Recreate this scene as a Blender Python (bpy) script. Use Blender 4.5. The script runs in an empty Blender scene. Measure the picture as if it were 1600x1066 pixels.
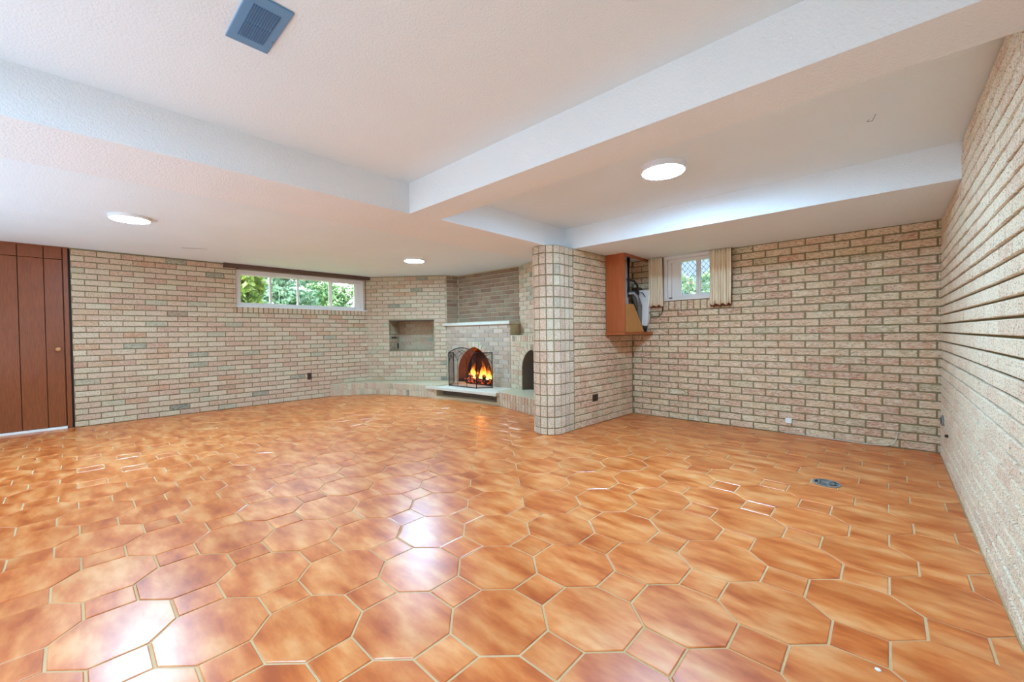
import bpy, bmesh, math, random
from mathutils import Vector, Matrix
random.seed(7)
R = random.Random(11)
scene = bpy.context.scene
col = scene.collection

# ------------------------------------------------------------------ camera, world, lights, exposure
H = 1.11
cam_d = bpy.data.cameras.new('camera')
cam = bpy.data.objects.new('camera', cam_d); col.objects.link(cam); scene.camera = cam
r3 = Vector((0.73502954, 0.67791021, -0.01301228)); u3 = Vector((-0.00200952, 0.02136911, 0.99976964)); f3 = Vector((-0.67803211, 0.73483407, -0.0170692))
cam.matrix_world = Matrix(((r3.x, u3.x, -f3.x, 0), (r3.y, u3.y, -f3.y, 0), (r3.z, u3.z, -f3.z, H), (0, 0, 0, 1)))
cam_d.sensor_width = 36; cam_d.lens = 634.324 / 1600 * 36
cam_d.shift_y = -0.59 / 1600; cam_d.clip_start = 0.02; cam_d.clip_end = 200

world = bpy.data.worlds.new('sky'); scene.world = world; world.use_nodes = True
wn = world.node_tree; bg = wn.nodes['Background']
sky = wn.nodes.new('ShaderNodeTexSky'); sky.sky_type = 'HOSEK_WILKIE'; sky.turbidity = 10.0; sky.ground_albedo = 0.4
sky.sun_direction = (0.3, -0.6, 0.74)
wn.links.new(sky.outputs[0], bg.inputs[0]); bg.inputs[1].default_value = 42.0

sun_d = bpy.data.lights.new('sun', 'SUN'); sun_d.energy = 3.0; sun_d.angle = 0.05; sun_d.color = (1, 0.96, 0.88)
sun = bpy.data.objects.new('sun', sun_d); col.objects.link(sun); sun.rotation_euler = (math.radians(38), 0, math.radians(-28))

def area(name, loc, rot, sx, sy, power, color):
    d = bpy.data.lights.new(name, 'AREA'); d.shape = 'RECTANGLE'; d.size = sx; d.size_y = sy; d.energy = power; d.color = color
    o = bpy.data.objects.new(name, d); col.objects.link(o); o.location = loc; o.rotation_euler = rot; return o
# added fill with no fixture: one thrown up at the ceiling, one into the room
area('bounce_light', (-3.4, -1.6, 0.55), (math.radians(180), 0, 0), 6.4, 2.2, 40, (0.58, 1.06, 1.52))
area('room_fill', (-3.4, -3.1, 1.2), (math.radians(97), 0, 0), 6.5, 1.9, 54, (0.82, 1.005, 1.08))

vs = scene.view_settings
vs.view_transform = 'Standard'; vs.look = 'None'; vs.gamma = 1.0; vs.use_curve_mapping = False
vs.exposure = 0.54
LAMP = 185.0                       # emission of the lamp diffusers
LAMP_COL = (0.58, 1.045, 1.50)
try:
    scene.cycles.use_denoising = True; scene.cycles.max_bounces = 10; scene.cycles.diffuse_bounces = 6
    scene.cycles.transparent_max_bounces = 24; scene.cycles.sample_clamp_indirect = 8.0
except Exception: pass

# ------------------------------------------------------------------ plan (metres, fitted to the photograph)
XL, XR, YB = -7.505, 0.350, 5.193
hB, hT, hL = 2.066, 2.304, 2.2585
YF = -3.2
PITCH_B, PITCH_BH = 0.2390, 0.07652

# ------------------------------------------------------------------ helpers
def tag(o, label=None, cat=None, group=None, kind=None):
    if label: o['label'] = label
    if cat: o['category'] = cat
    if group: o['group'] = group
    if kind: o['kind'] = kind
    return o
def link(name, me, mat=None, parent=None):
    o = bpy.data.objects.new(name, me); col.objects.link(o)
    if mat is not None and me is not None:
        if isinstance(mat, (list, tuple)):
            for m in mat: me.materials.append(m)
        elif not me.materials: me.materials.append(mat)
    if parent is not None: o.parent = parent
    return o
def empty(name, loc=(0, 0, 0), rz=0):
    o = bpy.data.objects.new(name, None); col.objects.link(o); o.location = loc; o.rotation_euler = (0, 0, rz)
    o.empty_display_size = 0.1
    return o
def struct(o): o['kind'] = 'structure'; return o
class MB:
    def __init__(s): s.v = []; s.f = []; s.m = []
    def add(s, vs_, fs, mi=0):
        n = len(s.v); s.v += [tuple(p) for p in vs_]; s.f += [tuple(i + n for i in f) for f in fs]; s.m += [mi] * len(fs)
    def box(s, x0, x1, y0, y1, z0, z1, M=None, mi=0):
        p = [Vector((x, y, z)) for z in (z0, z1) for y in (y0, y1) for x in (x0, x1)]
        if M: p = [M @ q for q in p]
        s.add(p, [(0, 2, 3, 1), (4, 5, 7, 6), (0, 1, 5, 4), (2, 6, 7, 3), (0, 4, 6, 2), (1, 3, 7, 5)], mi)
    def prism(s, poly, z0, z1, mi=0):
        n = len(poly); a = sum(poly[i][0] * poly[(i + 1) % n][1] - poly[(i + 1) % n][0] * poly[i][1] for i in range(n))
        if a < 0: poly = poly[::-1]
        s.add([(x, y, z0) for x, y in poly] + [(x, y, z1) for x, y in poly],
              [tuple(range(n))[::-1], tuple(range(n, 2 * n))] + [(i, (i + 1) % n, n + (i + 1) % n, n + i) for i in range(n)], mi)
    def tube(s, pts, r, n=6, mi=0, taper=None):
        pts = [Vector(p) for p in pts]; rings = []
        for i, p in enumerate(pts):
            t = (pts[min(i + 1, len(pts) - 1)] - pts[max(i - 1, 0)]).normalized()
            a = t.cross(Vector((0, 0, 1)));
            if a.length < 1e-3: a = t.cross(Vector((1, 0, 0)))
            a.normalize(); b = t.cross(a)
            rr = r if taper is None else r * taper[i]
            rings.append([p + (a * math.cos(2 * math.pi * k / n) + b * math.sin(2 * math.pi * k / n)) * rr for k in range(n)])
        v = [q for ring in rings for q in ring]; f = []
        for i in range(len(pts) - 1):
            for k in range(n):
                f.append((i * n + k, i * n + (k + 1) % n, (i + 1) * n + (k + 1) % n, (i + 1) * n + k))
        f.append(tuple(range(n))[::-1]); f.append(tuple((len(pts) - 1) * n + k for k in range(n)))
        s.add(v, f, mi)
    def lathe(s, prof, n=32, c=(0, 0, 0), mi=0, caps=True):
        v = []; f = []
        for r, z in prof:
            for k in range(n):
                a = 2 * math.pi * k / n; v.append((c[0] + r * math.cos(a), c[1] + r * math.sin(a), c[2] + z))
        for i in range(len(prof) - 1):
            for k in range(n): f.append((i * n + k, i * n + (k + 1) % n, (i + 1) * n + (k + 1) % n, (i + 1) * n + k))
        if caps: f.append(tuple(range(n))[::-1]); f.append(tuple((len(prof) - 1) * n + k for k in range(n)))
        s.add(v, f, mi)
    def mesh(s, name):
        me = bpy.data.meshes.new(name); me.from_pydata(s.v, [], s.f)
        if any(s.m): me.polygons.foreach_set('material_index', s.m)
        bm = bmesh.new(); bm.from_mesh(me); bmesh.ops.recalc_face_normals(bm, faces=bm.faces); bm.to_mesh(me); bm.free()
        return me
    def build(s, name, mat, parent=None, bevel=0, smooth=False, seg=2):
        me = s.mesh(name)
        o = link(name, me, mat, parent)
        if smooth:
            for p in me.polygons: p.use_smooth = True
        if bevel:
            b = o.modifiers.new('bevel', 'BEVEL'); b.width = bevel; b.segments = seg; b.limit_method = 'ANGLE'
        return o

# ------------------------------------------------------------------ materials
def new_mat(name):
    m = bpy.data.materials.new(name); m.use_nodes = True; nt = m.node_tree
    return m, nt, nt.nodes['Principled BSDF']
def srgb(r, g, b): 
    f = lambda c: ((c / 255 + 0.055) / 1.055) ** 2.4 if c / 255 > 0.04045 else c / 255 / 12.92
    return (f(r), f(g), f(b), 1)
def plain(name, c, rough=0.5, metal=0, bump=0, bscale=60, spec=0.5, var=0.0):
    m, nt, b = new_mat(name)
    b.inputs['Base Color'].default_value = c; b.inputs['Roughness'].default_value = rough; b.inputs['Metallic'].default_value = metal
    b.inputs['Specular IOR Level'].default_value = spec
    g = nt.nodes.new('ShaderNodeNewGeometry'); n = nt.nodes.new('ShaderNodeTexNoise'); n.inputs['Scale'].default_value = bscale
    n.inputs['Detail'].default_value = 4
    nt.links.new(g.outputs['Position'], n.inputs['Vector'])
    if var:
        mx = nt.nodes.new('ShaderNodeMix'); mx.data_type = 'RGBA'
        mx.inputs['A'].default_value = [x * (1 - var) for x in c[:3]] + [1]; mx.inputs['B'].default_value = [min(1, x * (1 + var)) for x in c[:3]] + [1]
        nt.links.new(n.outputs['Fac'], mx.inputs['Factor']); nt.links.new(mx.outputs['Result'], b.inputs['Base Color'])
    if bump:
        bp = nt.nodes.new('ShaderNodeBump'); bp.inputs['Strength'].default_value = bump; bp.inputs['Distance'].default_value = 0.01
        nt.links.new(n.outputs['Fac'], bp.inputs['Height']); nt.links.new(bp.outputs[0], b.inputs['Normal'])
    return m
def rnd_node(nt):
    oi = nt.nodes.new('ShaderNodeObjectInfo'); at = nt.nodes.new('ShaderNodeAttribute'); at.attribute_name = 'rnd'
    a = nt.nodes.new('ShaderNodeMath'); a.operation = 'ADD'; f = nt.nodes.new('ShaderNodeMath'); f.operation = 'FRACT'
    nt.links.new(oi.outputs['Random'], a.inputs[0]); nt.links.new(at.outputs['Fac'], a.inputs[1]); nt.links.new(a.outputs[0], f.inputs[0])
    return f.outputs[0]
def ramp(nt, fac, stops, interp='LINEAR'):
    r = nt.nodes.new('ShaderNodeValToRGB'); r.color_ramp.interpolation = interp
    e = r.color_ramp.elements
    while len(e) < len(stops): e.new(0.5)
    for i, (p, c) in enumerate(stops): e[i].position = p; e[i].color = c
    nt.links.new(fac, r.inputs[0]); return r.outputs[0]
def mixc(nt, fac, a, b, mode='MIX'):
    m = nt.nodes.new('ShaderNodeMix'); m.data_type = 'RGBA'; m.blend_type = mode
    for s, v in (('Factor', fac), ('A', a), ('B', b)):
        if hasattr(v, 'is_output'): nt.links.new(v, m.inputs[s])
        else: m.inputs[s].default_value = v
    return m.outputs['Result']
def noise(nt, vec, scale, detail=4, rough=0.6, mul=None, add=None):
    if mul is not None or add is not None:
        mp = nt.nodes.new('ShaderNodeVectorMath'); mp.operation = 'MULTIPLY_ADD'
        nt.links.new(vec, mp.inputs[0]); mp.inputs[1].default_value = mul or (1, 1, 1)
        if add is not None: nt.links.new(add, mp.inputs[2])
        vec = mp.outputs[0]
    n = nt.nodes.new('ShaderNodeTexNoise'); n.inputs['Scale'].default_value = scale; n.inputs['Detail'].default_value = detail
    n.inputs['Roughness'].default_value = rough; nt.links.new(vec, n.inputs['Vector']); return n.outputs['Fac']
def brick_mat(name, stops, wash, aniso=(1, 1, 1), wash_amt=(0.42, 0.62), bump=0.9, scale=55):
    m, nt, b = new_mat(name)
    g = nt.nodes.new('ShaderNodeNewGeometry'); pos = g.outputs['Position']
    rn = rnd_node(nt)
    base = ramp(nt, rn, ds(stops), 'LINEAR')
    n1 = noise(nt, pos, scale, 6, 0.7, mul=aniso)
    w = ramp(nt, n1, [(wash_amt[0], (0, 0, 0, 1)), (wash_amt[1], (1, 1, 1, 1))])
    ns = noise(nt, pos, scale * 0.8, 5, 0.65, mul=aniso, add=None)
    n2 = noise(nt, pos, 9, 2, 0.5)
    w2 = ramp(nt, n2, [(0.25, (0.35, 0.35, 0.35, 1)), (0.75, (0.95, 0.95, 0.95, 1))])
    c = mixc(nt, mixc(nt, 1.0, w, w2, 'MULTIPLY'), base, wash)
    n3 = noise(nt, pos, scale * 2.2, 3, 0.6, mul=aniso)
    d = ramp(nt, n3, [(0.34, (0.30, 0.25, 0.20, 1)), (0.48, (1, 1, 1, 1))])
    c = mixc(nt, 0.85, c, d, 'MULTIPLY')
    nt.links.new(c, b.inputs['Base Color']); b.inputs['Roughness'].default_value = 0.85; b.inputs['Specular IOR Level'].default_value = 0.3
    bp = nt.nodes.new('ShaderNodeBump'); bp.inputs['Strength'].default_value = bump; bp.inputs['Distance'].default_value = 0.006
    nt.links.new(n1, bp.inputs['Height']); nt.links.new(bp.outputs[0], b.inputs['Normal'])
    return m
DS = 0.82
def ds(stops, k=DS):
    out = []
    for p, c in stops:
        g = 0.35 * c[0] + 0.5 * c[1] + 0.15 * c[2]; out.append((p, tuple(min(0.95, 1.21 * (g + (x - g) * k)) for x in c[:3]) + (1,)))
    return out
PINK = [(0.0, srgb(194, 134, 94)), (0.2, srgb(212, 172, 128)), (0.4, srgb(188, 120, 82)), (0.55, srgb(206, 172, 124)), (0.7, srgb(200, 140, 100)), (0.85, srgb(206, 176, 130)), (0.95, srgb(176, 152, 108)), (1.0, srgb(192, 118, 80))]
PALE = [(0.0, srgb(216, 184, 142)), (0.3, srgb(226, 198, 160)), (0.5, srgb(212, 168, 130)), (0.7, srgb(220, 198, 160)), (0.85, srgb(210, 162, 122)), (1.0, srgb(218, 188, 146))]
TAN = [(0.0, srgb(190, 147, 118)), (0.15, srgb(198, 171, 140)), (0.3, srgb(184, 135, 108)), (0.45, srgb(196, 175, 144)), (0.6, srgb(190, 145, 116)), (0.75, srgb(190, 173, 138)), (0.86, srgb(188, 133, 96)), (0.93, srgb(180, 165, 132)), (0.97, srgb(154, 147, 122)), (0.985, srgb(108, 107, 94)), (1.0, srgb(186, 129, 90))]
WASH = srgb(240, 226, 200)
m_brick_back = brick_mat('brick_pink_washed', PINK, WASH, (0.4, 0.4, 1.9), (0.40, 0.58), 1.0, 50)
m_brick_right = brick_mat('brick_pale_washed', PALE, srgb(240, 230, 206), (0.8, 0.8, 1.3), (0.36, 0.56), 1.0, 50)
m_brick_left = brick_mat('brick_tan_washed', TAN, srgb(214, 198, 166), (0.6, 0.6, 1.4), (0.42, 0.66), 0.8)
m_brick_fire = brick_mat('brick_fireplace', TAN, srgb(206, 196, 166), (0.7, 0.7, 1.3), (0.42, 0.66), 0.7)
m_brick_breast = brick_mat('brick_breast', [(0, srgb(176, 148, 124)), (0.3, srgb(190, 164, 140)), (0.55, srgb(168, 136, 112)), (0.8, srgb(180, 164, 142)), (1, srgb(160, 132, 112))], srgb(200, 190, 170), (0.7, 0.7, 1.3), (0.5, 0.75), 0.7)
m_brick_pillar = brick_mat('brick_pillar', [(0, srgb(198, 166, 140)), (0.3, srgb(210, 184, 156)), (0.5, srgb(192, 152, 126)), (0.75, srgb(200, 186, 158)), (0.93, srgb(190, 158, 134)), (1, srgb(164, 152, 130))], WASH, (1.1, 1.1, 1.0))
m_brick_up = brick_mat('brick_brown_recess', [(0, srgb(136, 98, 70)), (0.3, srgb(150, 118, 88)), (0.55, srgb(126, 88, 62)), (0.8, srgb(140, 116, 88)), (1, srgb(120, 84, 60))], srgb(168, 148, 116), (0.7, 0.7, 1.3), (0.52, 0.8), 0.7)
m_soot = brick_mat('brick_sooty', [(0, srgb(70, 44, 30)), (0.5, srgb(92, 56, 38)), (1, srgb(56, 38, 30))], srgb(100, 70, 52), (0.7, 0.7, 1.3), (0.5, 0.8), 0.7)
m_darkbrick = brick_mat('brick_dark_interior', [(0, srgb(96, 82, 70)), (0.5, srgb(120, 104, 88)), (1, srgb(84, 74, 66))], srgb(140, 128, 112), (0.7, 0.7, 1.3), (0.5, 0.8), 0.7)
m_mortar = plain('mortar_grey', srgb(140, 128, 96), 0.95, bump=0.5, bscale=140, var=0.15, spec=0.1)
m_mortar_d = plain('mortar_dark', srgb(116, 96, 66), 0.95, bump=0.5, bscale=140, var=0.15, spec=0.1)
m_mortar_m = plain('mortar_mid', srgb(162, 150, 118), 0.95, bump=0.5, bscale=140, var=0.14, spec=0.1)
m_mortar_l = plain('mortar_light', srgb(196, 184, 152), 0.95, bump=0.5, bscale=140, var=0.12, spec=0.1)
m_grout = plain('floor_grout', srgb(206, 176, 134), 0.8, bump=0.3, bscale=200, var=0.12, spec=0.2)
m_stone = plain('pale_stone', srgb(206, 200, 182), 0.8, bump=0.4, bscale=40, var=0.12)
m_white = plain('white_vinyl', srgb(228, 222, 216), 0.4)
m_white2 = plain('white_plastic', srgb(232, 230, 226), 0.45)
m_lamp_rim = plain('lamp_rim_white', srgb(236, 236, 236), 0.4)
m_plain_wall = plain('painted_wall', srgb(206, 196, 180), 0.9, bump=0.3, bscale=80)
m_iron = plain('black_iron', srgb(26, 24, 24), 0.5, 0.6)
m_brownplate = plain('brown_plastic', srgb(62, 40, 28), 0.4)
m_steel = plain('galvanised_steel', srgb(150, 156, 156), 0.45, 0.5, var=0.1)
m_black = plain('black_rubber', srgb(22, 22, 24), 0.5)
m_char = plain('charred_wood', srgb(40, 28, 22), 0.9, bump=0.8, bscale=40, var=0.3)
m_vent = plain('blue_film', srgb(92, 146, 190), 0.28, 0.0, spec=0.6)
m_ventdark = plain('vent_slot_dark', srgb(60, 104, 146), 0.5)
m_outwall = plain('slate_blue_wall', srgb(44, 56, 84), 0.8, var=0.1, bscale=3)
m_lawn = plain('lawn', srgb(90, 120, 60), 0.9, var=0.3, bscale=6)
m_bark = plain('bark', srgb(84, 66, 52), 0.9, bump=0.6, bscale=20, var=0.2)

def ceiling_mat(name, c, strength):
    m, nt, b = new_mat(name); g = nt.nodes.new('ShaderNodeNewGeometry')
    n = noise(nt, g.outputs['Position'], 95, 3, 0.65)
    bp = nt.nodes.new('ShaderNodeBump'); bp.inputs['Strength'].default_value = strength; bp.inputs['Distance'].default_value = 0.006
    nt.links.new(n, bp.inputs['Height']); nt.links.new(bp.outputs[0], b.inputs['Normal'])
    n2 = noise(nt, g.outputs['Position'], 1.3, 2, 0.5)
    nt.links.new(ramp(nt, n2, [(0.3, [x * 0.965 for x in c[:3]] + [1]), (0.7, c)]), b.inputs['Base Color'])
    b.inputs['Roughness'].default_value = 0.95; b.inputs['Specular IOR Level'].default_value = 0.15
    return m
m_ceil = ceiling_mat('stipple_plaster', srgb(232, 243, 250), 0.5)
m_beam = ceiling_mat('stipple_plaster_beam', srgb(236, 242, 247), 0.9)

def wood_mat(name, c1, c2, axis=(18, 18, 1.2), rough=0.45, perobj=True):
    m, nt, b = new_mat(name); g = nt.nodes.new('ShaderNodeNewGeometry')
    n = noise(nt, g.outputs['Position'], 3.0, 6, 0.65, mul=axis)
    c = ramp(nt, n, [(0.3, c1), (0.7, c2)])
    n2 = noise(nt, g.outputs['Position'], 1.5, 2, 0.5)
    c = mixc(nt, 0.5, c, ramp(nt, n2, [(0.35, (0.78, 0.78, 0.78, 1)), (0.65, (1, 1, 1, 1))]), 'MULTIPLY')
    nt.links.new(c, b.inputs['Base Color']); b.inputs['Roughness'].default_value = rough
    bp = nt.nodes.new('ShaderNodeBump'); bp.inputs['Strength'].default_value = 0.15; bp.inputs['Distance'].default_value = 0.003
    nt.links.new(n, bp.inputs['Height']); nt.links.new(bp.outputs[0], b.inputs['Normal'])
    return m
m_door = wood_mat('brown_panel_wood', srgb(112, 54, 20), srgb(148, 78, 34), (60, 60, 3), rough=0.4)
m_cab = wood_mat('red_brown_cabinet_wood', srgb(158, 76, 34), srgb(182, 94, 46), rough=0.4)
m_board = wood_mat('orange_plywood', srgb(196, 130, 62), srgb(214, 150, 84), rough=0.5)
m_track = wood_mat('dark_valance_wood', srgb(84, 58, 46), srgb(110, 80, 64), (1.5, 1.5, 30), 0.5)

# glazed terracotta tile
def tile_mat():
    m, nt, b = new_mat('glazed_terracotta')
    g = nt.nodes.new('ShaderNodeNewGeometry'); pos = g.outputs['Position']
    rn = rnd_node(nt)
    sc = nt.nodes.new('ShaderNodeVectorMath'); sc.operation = 'SCALE'; sc.inputs[0].default_value = (37.0, 53.0, 11.0); nt.links.new(rn, sc.inputs['Scale'])
    n1 = noise(nt, pos, 1.0, 4, 0.55, mul=(4.0, 11.0, 1), add=sc.outputs[0])
    n2 = noise(nt, pos, 1.0, 3, 0.55, mul=(2.2, 4.0, 1), add=sc.outputs[0])
    c = ramp(nt, n1, [(0.28, srgb(176, 80, 26)), (0.40, srgb(202, 105, 42)), (0.50, srgb(217, 127, 63)), (0.59, srgb(226, 147, 84)), (0.73, srgb(236, 171, 113))])
    d = ramp(nt, n2, [(0.3, (0.80, 0.68, 0.56, 1)), (0.55, (1, 1, 1, 1))])
    c = mixc(nt, 0.8, c, d, 'MULTIPLY')
    t = ramp(nt, rn, [(0, (0.95, 0.92, 0.90, 1)), (0.5, (1, 1, 1, 1)), (1, (1.0, 0.96, 0.92, 1))])
    c = mixc(nt, 1.0, c, t, 'MULTIPLY')
    n3 = noise(nt, pos, 55, 3, 0.6)
    c = mixc(nt, 0.08, c, ramp(nt, n3, [(0.3, (0.8, 0.74, 0.68, 1)), (0.6, (1.0, 1.0, 1.0, 1))]), 'MULTIPLY')
    nt.links.new(c, b.inputs['Base Color']); 
    rr = ramp(nt, n3, [(0.2, (0.29, 0.29, 0.29, 1)), (0.8, (0.33, 0.33, 0.33, 1))]); nt.links.new(rr, b.inputs['Roughness'])
    b.inputs['Specular IOR Level'].default_value = 0.75
    bp = nt.nodes.new('ShaderNodeBump'); bp.inputs['Strength'].default_value = 0.08; bp.inputs['Distance'].default_value = 0.004
    nt.links.new(noise(nt, pos, 14, 3, 0.6), bp.inputs['Height']); nt.links.new(bp.outputs[0], b.inputs['Normal'])
    return m
m_tile = tile_mat()

def emis(name, c, s):
    m, nt, b = new_mat(name); nt.nodes.remove(b); e = nt.nodes.new('ShaderNodeEmission'); e.inputs[0].default_value = (*c[:3], 1); e.inputs[1].default_value = s
    nt.links.new(e.outputs[0], nt.nodes['Material Output'].inputs[0]); return m
m_lamp = emis('lamp_glow', LAMP_COL, LAMP)

def glass_mat():
    m, nt, b = new_mat('window_glass'); nt.nodes.remove(b)
    t = nt.nodes.new('ShaderNodeBsdfTransparent'); t.inputs[0].default_value = (0.9, 0.96, 0.95, 1)
    g = nt.nodes.new('ShaderNodeBsdfGlossy'); g.inputs['Roughness'].default_value = 0.02
    f = nt.nodes.new('ShaderNodeFresnel'); f.inputs[0].default_value = 1.5
    mx = nt.nodes.new('ShaderNodeMixShader'); nt.links.new(f.outputs[0], mx.inputs[0]); nt.links.new(t.outputs[0], mx.inputs[1]); nt.links.new(g.outputs[0], mx.inputs[2])
    nt.links.new(mx.outputs[0], nt.nodes['Material Output'].inputs[0]); return m
m_glass = glass_mat()
def leaf_mat(name, c1, c2):
    m, nt, b = new_mat(name); rn = rnd_node(nt)
    c = ramp(nt, rn, [(0, c1), (1, c2)]); nt.links.new(c, b.inputs['Base Color']); b.inputs['Roughness'].default_value = 0.5
    tr = nt.nodes.new('ShaderNodeBsdfTranslucent'); nt.links.new(c, tr.inputs[0])
    mx = nt.nodes.new('ShaderNodeMixShader'); mx.inputs[0].default_value = 0.3
    nt.links.new(b.outputs[0], mx.inputs[1]); nt.links.new(tr.outputs[0], mx.inputs[2]); nt.links.new(mx.outputs[0], nt.nodes['Material Output'].inputs[0]); return m
m_leaf_y = leaf_mat('leaf_yellow_green', srgb(56, 82, 25), srgb(121, 130, 59))
m_leaf_g = leaf_mat('leaf_mid_green', srgb(41, 82, 49), srgb(100, 126, 88))
m_leaf_b = leaf_mat('leaf_blue_green', srgb(49, 85, 68), srgb(100, 125, 108))

# ------------------------------------------------------------------ projected score for choosing which repeats are individual
def score(p):
    d = Vector(p) - Vector((0, 0, H)); z = d.dot(f3)
    if z < 0.2: return 0
    x = d.dot(r3) / z * 634.3; y = d.dot(u3) / z * 634.3
    if abs(x) > 850 or abs(y) > 590: return 0
    return 1.0 / d.length_squared

# ------------------------------------------------------------------ brickwork
_bm_cache = {}
def brick_mesh(w, h, d=0.03, c=0.004, seed=0):
    """front face towards local -Y at y=0, centred in x and z; back at y=d"""
    key = (round(w, 3), round(h, 3), round(d, 3), seed)
    if key in _bm_cache: return _bm_cache[key]
    rr = random.Random(hash(key) & 0xffff)
    w2, h2 = w / 2, h / 2; j = lambda a: (rr.random() - 0.5) * a
    xs = [-w2 + c, -w2 * 0.34, w2 * 0.34, w2 - c]
    v = []
    for x in xs: v.append((x + j(.002), j(.003) , -h2 + c + j(.002)))
    for x in xs: v.append((x + j(.002), j(.003) , h2 - c + j(.002)))
    v += [(-w2, c * 1.3, -h2), (w2, c * 1.3, -h2), (w2, c * 1.3, h2), (-w2, c * 1.3, h2)]
    v += [(-w2, d, -h2), (w2, d, -h2), (w2, d, h2), (-w2, d, h2)]
    f = [(0, 1, 5, 4), (1, 2, 6, 5), (2, 3, 7, 6), (8, 9, 3, 2, 1, 0), (9, 10, 7, 3), (10, 11, 4, 5, 6, 7), (11, 8, 0, 4),
         (12, 13, 9, 8), (13, 14, 10, 9), (14, 15, 11, 10), (15, 12, 8, 11)]
    me = bpy.data.meshes.new('brick'); me.from_pydata(v, [], f)
    _bm_cache[key] = me; return me
_mat_copy = {}
def mesh_with(me, mat):
    k = (me.name, mat.name)
    if k not in _mat_copy:
        c = me.copy(); c.name = me.name; c.materials.append(mat); _mat_copy[k] = c
    return _mat_copy[k]
class Wall:
    """collects bricks of one wall; the 300 largest in view become parts, the rest one stuff part"""
    def __init__(s, parent, part='brick', limit=300): s.parent = parent; s.part = part; s.items = []; s.limit = limit
    def brick(s, pos, th, w, h, mat, tilt=None, d=0.03):
        s.items.append((pos, th, w, h, mat, tilt, d))
    def finish(s):
        it = sorted(s.items, key=lambda q: -score(q[0]) * q[2] * q[3])
        ind = [q for q in it[:s.limit] if score(q[0]) > 0]; rest = it[len(ind):]
        for pos, th, w, h, mat, tilt, d in ind:
            o = bpy.data.objects.new(s.part, mesh_with(brick_mesh(w, h, d, seed=R.randrange(3)), mat)); col.objects.link(o)
            o.parent = s.parent; o.location = pos
            o.rotation_euler = (0, tilt or 0, th) if tilt is not None else (0, 0, th)
        if rest:
            V = []; F = []; rn = []; mi = []; mats = []
            for pos, th, w, h, mat, tilt, d in rest:
                me = brick_mesh(w, h, d); n = len(V)
                M = Matrix.Translation(pos) @ Matrix.Rotation(th, 4, 'Z') @ Matrix.Rotation(tilt or 0, 4, 'Y')
                V += [tuple(M @ v.co) for v in me.vertices]
                if mat not in mats: mats.append(mat)
                k = R.random()
                for p in me.polygons: F.append(tuple(i + n for i in p.vertices)); rn.append(k); mi.append(mats.index(mat))
            me = bpy.data.meshes.new(s.part + '_rest'); me.from_pydata(V, [], F)
            me.polygons.foreach_set('material_index', mi)
            a = me.attributes.new('rnd', 'FLOAT', 'FACE'); a.data.foreach_set('value', rn)
            o = link(s.part + '_field', me, None, s.parent)
            for m in mats: me.materials.append(m)
            o['kind'] = 'stuff'
    def run(s, P0, th, length, z0, z1, pl, ph, joint, mat, phase=0.0, holes=(), proud=0.0, bond=True, zstart=0.0, jz=None, rowmin=0, depth=0.03):
        ux, uy = math.cos(th), math.sin(th); nx, ny = math.sin(th), -math.cos(th)
        jz = joint if jz is None else jz
        k0 = int(math.floor((z0 - zstart) / ph + 1e-6)); k = k0
        while zstart + k * ph < z1 - 0.015:
            a = max(z0, zstart + k * ph) + (jz if True else 0) * 0.5; b = min(z1, zstart + (k + 1) * ph) - jz * 0.5
            if b - a < 0.012: k += 1; continue
            zc = (a + b) / 2
            off = phase + (0.5 * pl if (bond and k % 2) else 0.0)
            i = int(math.floor((0 - off) / pl)) - 1
            while off + i * pl < length:
                segs = [(max(0, off + i * pl), min(length, off + (i + 1) * pl))]; i += 1
                if segs[0][1] - segs[0][0] < 0.02: continue
                for hf in holes:
                    hr = hf(zc)
                    if hr is None: continue
                    ns = []
                    for (p, q) in segs:
                        if hr[1] <= p or hr[0] >= q: ns.append((p, q)); continue
                        if hr[0] > p: ns.append((p, hr[0] ))
                        if hr[1] < q: ns.append((hr[1] , q))
                    segs = ns
                for (p, q) in segs:
                    if q - p - joint < 0.015: continue
                    uc = (p + q) / 2; pr = proud + R.uniform(-0.0015, 0.0015)
                    w = q - p - joint; w = round(w, 3); h = round(b - a, 3)
                    s.brick((P0[0] + ux * uc + nx * pr, P0[1] + uy * uc + ny * pr, zc), th, w, h, mat)
            k += 1
def rect_hole(u0, u1, z0, z1): return lambda z: (u0, u1) if z0 < z < z1 else None
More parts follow.
